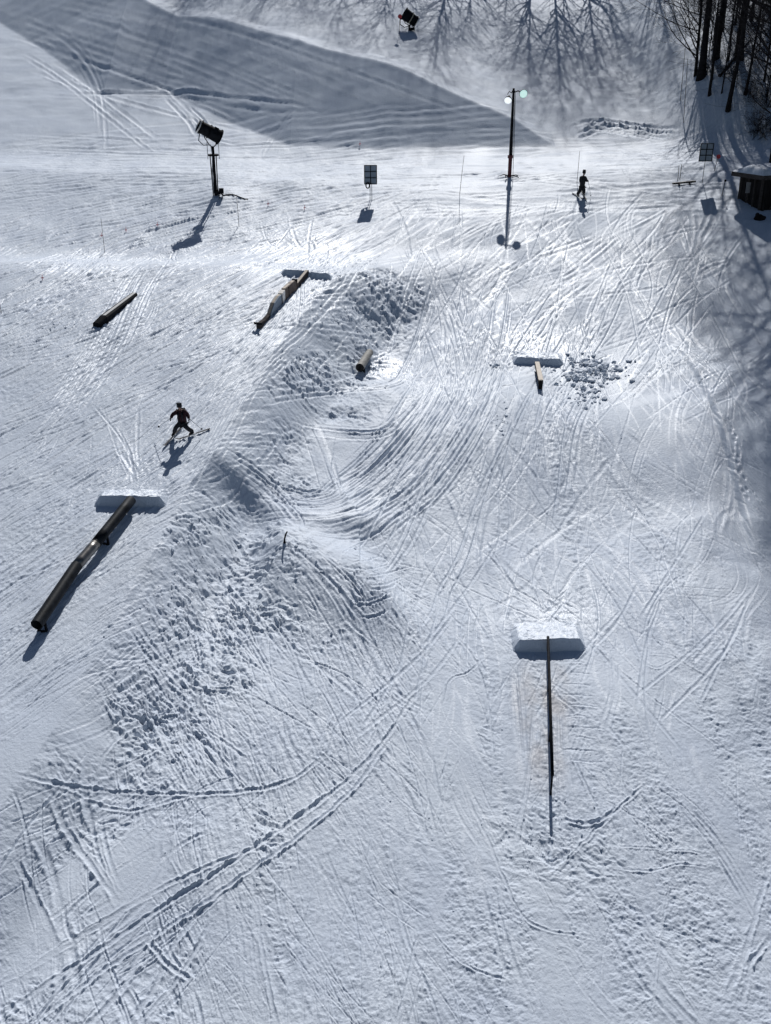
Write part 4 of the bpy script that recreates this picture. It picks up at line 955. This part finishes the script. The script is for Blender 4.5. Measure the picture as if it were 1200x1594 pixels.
for i in range(32):
    qx, qy = wr.uniform(1075, 1215), wr.uniform(-10, 165)
    if qy > 120 and qx < 1100: continue
    copy_tree((whip, whip2)[i % 2], at0(qx, qy), wr.uniform(0, 6), None, wr.uniform(.6, 1.35))
# fallen log and brush
a, b = V3(1168, 63, .5), V3(1120, 118, .15)
t = thing('fallen_log', 'fallen log dusted with snow, slanting past the foot of the thickest trunk', 'log', (a + b) / 2); off = t.location
mb = MB(); mb.tube([loc(a), loc(a.lerp(b, .4) + Vector((0, 0, .1))), loc(b)], [.10, .13, .15], 8); mb.build('stem', M_bark, t)
mb = MB(); mb.tube([loc(a + Vector((0, .02, .09))), loc(a.lerp(b, .4) + Vector((0, .02, .20))), loc(b + Vector((0, .02, .13)))], [.05, .07, .06], 8); mb.build('snow_strip', M_snow2, t, smooth=True)
def shrub(loc_, H, n_, label, seed):
    rg = random.Random(seed); t = thing('leafless_shrub', label, 'shrub', loc_, 0, 'leafless brush at the wood edge')
    for part in range(2):
        mb = MB()
        for i in range(n_):
            a_ = rg.uniform(0, 6.28); el = rg.uniform(.5, 1.3); d = Vector((math.cos(a_) * math.cos(el), math.sin(a_) * math.cos(el), math.sin(el)))
            limb(mb, Vector((rg.gauss(0, .3), rg.gauss(0, .3), -.1)), d, H * rg.uniform(.5, 1.1), .018, 2, rg, .0, 4)
        mb.build('stems' if part == 0 else 'twigs', M_bark, t)
shrub(at0(1186, 205), 1.9, 16, 'tangled leafless shrub above the hut at the right edge', 31)
shrub(at0(1196, 165), 2.2, 16, 'tangled leafless shrub higher up at the right edge', 32)
shrub(at0(1165, 150), 1.4, 7, 'thin leafless shrub between the leaning trunk and the right edge', 33)
shrub(at0(1098, 118), 1.7, 8, 'thin leafless shrub at the foot of the leftmost thick trunk', 34)
shrub(at0(1142, 122), 1.8, 8, 'leafless shrub below the thickest trunk', 35)
shrub(at0(1176, 215), 1.2, 8, 'small leafless shrub low down near the hut roof', 36)
# the woods beyond the picture that throw the long shadows on the far slope
lab = 'tall bare tree uphill whose shadow falls on the far snow slope'
src = [tree(Vector((18.5, 127, 0)), 22, .14, lab, 51, (0, 0), .15, 52, .46, 2, elr=(.45, 1.2), lr=.75, group='shadow casting trees uphill'),
       tree(Vector((7.0, 127, 0)), 20, .10, lab, 52, (0, 0), .18, 46, .46, 2, elr=(.45, 1.2), lr=.75, group='shadow casting trees uphill')]
for s_ in src: s_.location.z = ground(s_.location.x, s_.location.y)
for i, (x, y, sc) in enumerate(((22.5, 131, .95), (14, 133, .8), (16.2, 129, .9), (20.3, 134, 1.0), (28.5, 129, .9), (25, 136, 1.0), (10.5, 134, .85), (-5.5, 138, .95), (-13, 142, .9), (-9, 136, .9), (2, 131, .85), (-2, 133, .95), (-17, 137, .85), (7.5, 131, .95), (36, 115, 1.1), (40, 104, 1.15), (35, 104, 1.0), (39, 92, 1.0))):
    copy_tree(src[i % 2], Vector((x, y, ground(x, y) - .1)), i * 1.3, None, sc)

lab = 'tall bare tree right of the hut whose crown shades the right edge of the run'
rt = tree(Vector((31.5, 80, 0)), 22, .30, lab, 71, (-.14, 0), .45, 34, .50, 2, side=3.0, group='shadow casting trees on the right')
rt.location.z = ground(31.5, 80) - .1
for i, (x, y, sc_) in enumerate(((27.6, 77, 1.0), (30.5, 73, 1.0), (31, 68, .9), (28.5, 61, .95), (26.5, 55, .8), (33, 87, 1.1), (29, 66.5, 1.1), (29.5, 76, 1.15), (27.5, 64, 1.0), (25.5, 58, .85))): copy_tree(rt, Vector((x, y, ground(x, y) - .1)), rnd.uniform(-.3, .3), None, sc_)

# ------------------------------------------------------------------ skiers
def skin(name, J, E, m, parent, sub=2, bulk=1.0):
    """continuous body surface grown over connected joints"""
    me = bpy.data.meshes.new(name); keys = list(J); me.from_pydata([J[k][0] for k in keys], [(keys.index(a), keys.index(b)) for a, b in E], [])
    o = bpy.data.objects.new(name, me); C.objects.link(o); me.materials.append(m); o.parent = parent
    md = o.modifiers.new('skin', 'SKIN'); md.use_smooth_shade = True
    if not me.skin_vertices: bpy.context.view_layer.update()
    for i, k in enumerate(keys):
        r_ = J[k][1]; r_ = r_ if isinstance(r_, tuple) else (r_, r_); r_ = (r_[0] * bulk, r_[1] * bulk); me.skin_vertices[0].data[i].radius = r_; me.skin_vertices[0].data[i].use_root = (i == 0)
    s = o.modifiers.new('sub', 'SUBSURF'); s.levels = s.render_levels = sub; return o
def glove(parent, w_, d, pole, side):
    """gloved hand closed on a grip: palm, four unequal fingers bent round it and a thumb"""
    w_ = Vector(w_); d = Vector(d).normalized(); pole = Vector(pole).normalized(); across = d.cross(pole).normalized() * side
    palm = w_ + d * .05
    J = {'w': (w_, .03), 'p': (palm, (.036, .026))}; E = [('w', 'p')]
    for i, ln in enumerate((.9, 1.0, .95, .8)):
        b_ = palm + pole * (.030 - .02 * i) + d * .035
        J['a%d' % i] = (b_, .0115); J['b%d' % i] = (b_ + d * .028 * ln + across * .012, .0105); J['c%d' % i] = (b_ + d * .022 * ln + across * .038, .0095); J['d%d' % i] = (b_ + across * .045 * ln, .009)
        E += [('p', 'a%d' % i), ('a%d' % i, 'b%d' % i), ('b%d' % i, 'c%d' % i), ('c%d' % i, 'd%d' % i)]
    J['t1'] = (palm + pole * .035 + across * .01, .013); J['t2'] = (palm + pole * .045 + across * .04 + d * .02, .011); E += [('p', 't1'), ('t1', 't2')]
    return skin('glove', J, E, M_cloth, parent, 1)
def person(loc_, label, J, coat, trous, face_dir, hat, pack=False, accent=None):
    t = thing('person', label, 'person', loc_)
    sp = {k: Vector(v) for k, v in J.items()}
    body = {'hip': (sp['hip'], (.13, .10)), 'waist': (sp['hip'].lerp(sp['chest'], .45), (.12, .095)), 'chest': (sp['chest'], (.15, .11)), 'nb': (sp['chest'].lerp(sp['head'], .5), .06), 'nk': (sp['chest'].lerp(sp['head'], .68), .055)}
    E = [('hip', 'waist'), ('waist', 'chest'), ('chest', 'nb'), ('nb', 'nk')]
    hd = sp['head']; body['h1'] = (hd - Vector((0, 0, .045)) + Vector(face_dir) * .01, (.068, .078)); body['h2'] = (hd + Vector((0, 0, .05)), (.078, .088)); body['h3'] = (hd + Vector((0, 0, .095)), .05); E += [('nk', 'h1'), ('h1', 'h2'), ('h2', 'h3')]
    for s in 'lr':
        body['s' + s] = (sp['s' + s], .062); body['e' + s] = (sp['e' + s], .045); body['w' + s] = (sp['w' + s], .03)
        body['g' + s] = (sp['hip'].lerp(sp['k' + s], .22), .088); body['k' + s] = (sp['k' + s], .058); body['a' + s] = (sp['a' + s], .042); body['f' + s] = (sp['a' + s] + Vector(J['toe' + s]) * .12 - Vector((0, 0, .05)), .035)
        E += [('chest', 's' + s), ('s' + s, 'e' + s), ('e' + s, 'w' + s), ('hip', 'g' + s), ('g' + s, 'k' + s), ('k' + s, 'a' + s), ('a' + s, 'f' + s)]
    skin('body', body, E, M_skin, t)
    # jacket
    cj = {'waist': (sp['hip'].lerp(sp['chest'], .4), (.165, .13)), 'hem': (sp['hip'] - Vector((0, 0, .06)), (.185, .145)), 'chest': (sp['chest'], (.185, .14)), 'coll': (sp['chest'].lerp(sp['head'], .45), (.085, .08))}
    Ec = [('waist', 'hem'), ('waist', 'chest'), ('chest', 'coll')]
    for s in 'lr':
        cj['s' + s] = (sp['s' + s], .088); cj['m' + s] = (sp['s' + s].lerp(sp['e' + s], .6), .075); cj['e' + s] = (sp['e' + s], .068); cj['w' + s] = (sp['w' + s], .052); Ec += [('chest', 's' + s), ('s' + s, 'm' + s), ('m' + s, 'e' + s), ('e' + s, 'w' + s)]
    skin('jacket', cj, Ec, coat, t, bulk=1.28 if hat == 'helmet' else 1.5)
    tr = {'hip': (sp['hip'], (.15, .13))}; Et = []
    for s in 'lr':
        tr['g' + s] = (sp['hip'].lerp(sp['k' + s], .25), .105); tr['k' + s] = (sp['k' + s], .082); tr['c' + s] = (sp['k' + s].lerp(sp['a' + s], .6), .078); tr['a' + s] = (sp['a' + s] + Vector((0, 0, .03)), .082); Et += [('hip', 'g' + s), ('g' + s, 'k' + s), ('k' + s, 'c' + s), ('c' + s, 'a' + s)]
    skin('trousers', tr, Et, trous, t, bulk=1.28 if hat == 'helmet' else 1.5)
    for s in 'lr':
        d = Vector(J['toe' + s]).normalized(); a_ = sp['a' + s]
        skin('boot', {'a': (a_ + Vector((0, 0, .12)), .06), 'b': (a_ - Vector((0, 0, .04)), .062), 'c': (a_ + d * .13 - Vector((0, 0, .07)), (.052, .045)), 'd': (a_ + d * .2 - Vector((0, 0, .085)), .035), 'e': (a_ - d * .06 - Vector((0, 0, .06)), .045)}, [('a', 'b'), ('b', 'c'), ('c', 'd'), ('b', 'e')], M_black, t, 1)
        glove(t, sp['w' + s], (sp['w' + s] - sp['e' + s]), (0.1, .2, 1), -1 if s == 'l' else 1)
    # head dress and face
    f = Vector(face_dir).normalized(); sdv = f.cross(Vector((0, 0, 1)))
    mb = MB(); mb.ball(hd + Vector((0, 0, .055)) - f * .012, .118, 18, 12, sq=(1, 1.05, .92))
    if hat == 'helmet':
        mb.ball(hd + Vector((0, 0, .12)) + sdv * .07, .05, 8, 6); mb.ball(hd + Vector((0, 0, .12)) - sdv * .07, .05, 8, 6); mb.ball(hd + Vector((0, 0, .0)) - f * .04, .11, 12, 8)
    else: mb.tube([hd + Vector((0, 0, .10)), hd + Vector((0, 0, .23))], [.115, .095], 14)
    o = mb.build('helmet' if hat == 'helmet' else 'hat', M_cloth, t, smooth=True)
    mb = MB(); mb.tube([hd + f * .082 + sdv * .072 + Vector((0, 0, .022)), hd + f * .105 + Vector((0, 0, .025)), hd + f * .082 - sdv * .072 + Vector((0, 0, .022))], .034, 10); mb.build('goggles', M_visor, t, smooth=True)
    mb = MB(); mb.tube([hd + f * .085 + Vector((0, 0, -.01)), hd + f * .108 + Vector((0, 0, -.035)), hd + f * .09 + Vector((0, 0, -.045))], [.012, .016, .01], 8); mb.build('nose', M_skin, t, smooth=True)
    mb = MB(); mb.tube([hd + f * .088 + sdv * .025 + Vector((0, 0, -.072)), hd + f * .096 + Vector((0, 0, -.074)), hd + f * .088 - sdv * .025 + Vector((0, 0, -.072))], .007, 6); mb.build('mouth', M_redc, t)
    if accent:
        mb = MB()
        for s in (-1, 1): mb.tube([sp['chest'] + f * .15 + sdv * .07 * s + Vector((0, 0, .08)), sp['chest'] + f * .165 + sdv * .09 * s + Vector((0, 0, -.12)), sp['hip'] + f * .16 + sdv * .08 * s + Vector((0, 0, .08))], [.03, .028, .02], 8)
        mb.build('jacket_stripe', accent, t, smooth=True)
    if pack:
        mb = MB(); b_ = sp['chest'] - f * .2 + Vector((.03, 0, -.05)); mb.box(b_, (.28, .16, .42), taper=.8); mb.build('backpack', M_cloth, t, bevel=.05)
        for s in (-1, 1):
            mb = MB(); mb.tube([sp['chest'] + sdv * .1 * s - f * .14 + Vector((0, 0, .14)), sp['chest'] + sdv * .11 * s + f * .04 + Vector((0, 0, .19)), sp['chest'] + sdv * .12 * s + f * .155 + Vector((0, 0, .0))], .022, 6); mb.build('pack_strap', M_black, t)
    return t
def ski(c, d, L, label, group, back=.42):
    """a waisted ski with turned-up tip, laid on the snow from its binding point c"""
    d = Vector((d[0], d[1], 0)).normalized(); s = Vector((d.y, -d.x, 0)); V, F = [], []; n_ = 16; c = Vector(c)
    g1_, g0_ = [sample(Zbig, (c + d * L * f).x, (c + d * L * f).y) for f in (.5, -.4)]
    for i in range(n_ + 1):
        f = i / n_; p_ = c + d * (L * (f - back)); w_ = .05 - .018 * math.sin(math.pi * f); 
        if f > .93: w_ *= max(.15, 1 - ((f - .93) / .07) ** 2 * .85)
        z = g0_ + (g1_ - g0_) * ((f - back) + .4) / .9 + .035 + (max(0, f - .86) / .14) ** 2 * .12
        for sx in (-1, 1):
            for zz_ in (0, .022): V.append(Vector((p_.x, p_.y, z + zz_)) + s * w_ * sx)
    for i in range(n_):
        o = i * 4; F += [(o + 1, o + 5, o + 7, o + 3), (o, o + 2, o + 6, o + 4), (o, o + 4, o + 5, o + 1), (o + 2, o + 3, o + 7, o + 6)]
    F += [(0, 1, 3, 2), tuple(n_ * 4 + k for k in (0, 2, 3, 1))]
    base = Vector((c.x, c.y, float(g0_))); t = thing('ski', label, 'ski', base, 0, group); mb = MB(); mb.add([v - base for v in V], F); mb.build('blade', M_ski, t)
    zc = float(g0_ + (g1_ - g0_) * .4 / .9) + .065 - base.z; mb = MB(); mb.bar(Vector((0, 0, zc)) - d * .16, Vector((0, 0, zc)) + d * .16, .07, .03); mb.build('binding', M_grey, t); return Vector((c.x, c.y, zc + base.z))
def ski_pole(a, b, label, group):
    a, b = Vector(a), Vector(b); t = thing('ski_pole', label, 'ski pole', b, 0, group); d = (b - a).normalized()
    mb = MB(); mb.tube([a - b + d * .04, Vector((0, 0, 0))], [.011, .009], 6); mb.build('shaft', M_grey, t)
    mb = MB(); mb.tube([a - b - d * .07, a - b + d * .06], .017, 8); mb.build('grip', M_black, t)
    mb = MB(); mb.tube([-d * .09, -d * .075], .045, 10); mb.build('basket', M_black, t)

# left skier, ploughing towards the camera
O = at0(286, 680); S = 34.5
def sl(px, py, y, S=S, O=(286, 680), cph=.94, sph=.342): return Vector(((px - O[0]) / S, y, ((O[1] - py) / S - y * sph) / cph))
fl = ski(at0(271, 679), (-.38, -1.0), 1.6, 'dark ski under the left-hand foot of the skier on the terrace, pointing at the camera', 'skis of the terrace skier')
fr = ski(at0(300, 678), (-1.15, -.72), 1.65, 'dark ski set sideways under the foot of the skier on the terrace', 'skis of the terrace skier', .5)
J = dict(hip=sl(286, 656, .0), chest=sl(285.5, 643.5, -.08), head=sl(284.2, 633.5, -.14), sl=sl(279.5, 641.5, -.08), sr=sl(291.5, 641.5, -.06), el=sl(273, 645.5, -.12), er=sl(295.8, 646.5, -.1), wl=sl(271.3, 651, -.28), wr=sl(297.6, 651.5, -.25),
         kl=sl(277, 664, -.16), kr=sl(292.5, 665, -.16), al=fl - O + Vector((0, .02, .10)), ar=fr - O + Vector((0, .0, .10)), toel=(-.38, -1, 0), toer=(-1.0, -.7, 0))
toe = J.pop('toel'), J.pop('toer'); J['toel'], J['toer'] = toe
person(O, 'skier in a dark red and black jacket, arms out, on the left terrace', J, M_redc, M_pants, (-.1, -1, -.1), 'helmet', True, M_cloth)
ski_pole(O + J['wl'] + Vector((-.04, -.03, -.01)), O + sl(247, 664.5, .15), 'thin ski pole held out low to the left by the terrace skier', 'poles of the terrace skier')
ski_pole(O + J['wr'] + Vector((.04, -.03, -.01)), O + sl(314, 668.5, .2), 'thin ski pole held down to the right by the terrace skier', 'poles of the terrace skier')
# upper skier
O = at0(904, 306); S2 = 22.6
def s2(px, py, y): return Vector(((px - 904) / S2, y, ((306 - py) / S2 - y * .22) / .975))
fl = ski(at0(898.5, 305.5), (.75, -.9), 1.1, 'short dark ski under the stepping foot of the upper skier', 'skis of the upper skier')
fr = ski(at0(908.5, 305), (.15, -1), 1.2, 'short dark ski under the straight leg of the upper skier', 'skis of the upper skier')
J = dict(hip=s2(904.8, 289.5, 0), chest=s2(905.2, 279.5, .0), head=s2(906.3, 272, -.02), sl=s2(901.8, 278.3, 0), sr=s2(909, 278.6, 0), el=s2(901.6, 283.5, -.02), er=s2(910.6, 282.5, -.02), wl=s2(902.2, 286, -.14), wr=s2(911.6, 283.5, -.25),
         kl=s2(901.2, 298, -.08), kr=s2(907.8, 297.5, -.1), al=fl - O + Vector((0, 0, .10)), ar=fr - O + Vector((0, 0, .10)), toel=(.6, -.9, 0), toer=(.1, -1, 0))
person(O, 'skier all in black with a flat-topped hat, right of the light pole', J, M_cloth, M_pants, (.1, -1, -.05), 'hat')
ski_pole(O + J['wr'] + Vector((.04, -.03, 0)), O + s2(919.5, 305.5, .0), 'thin ski pole planted to the right of the upper skier', 'pole of the upper skier')
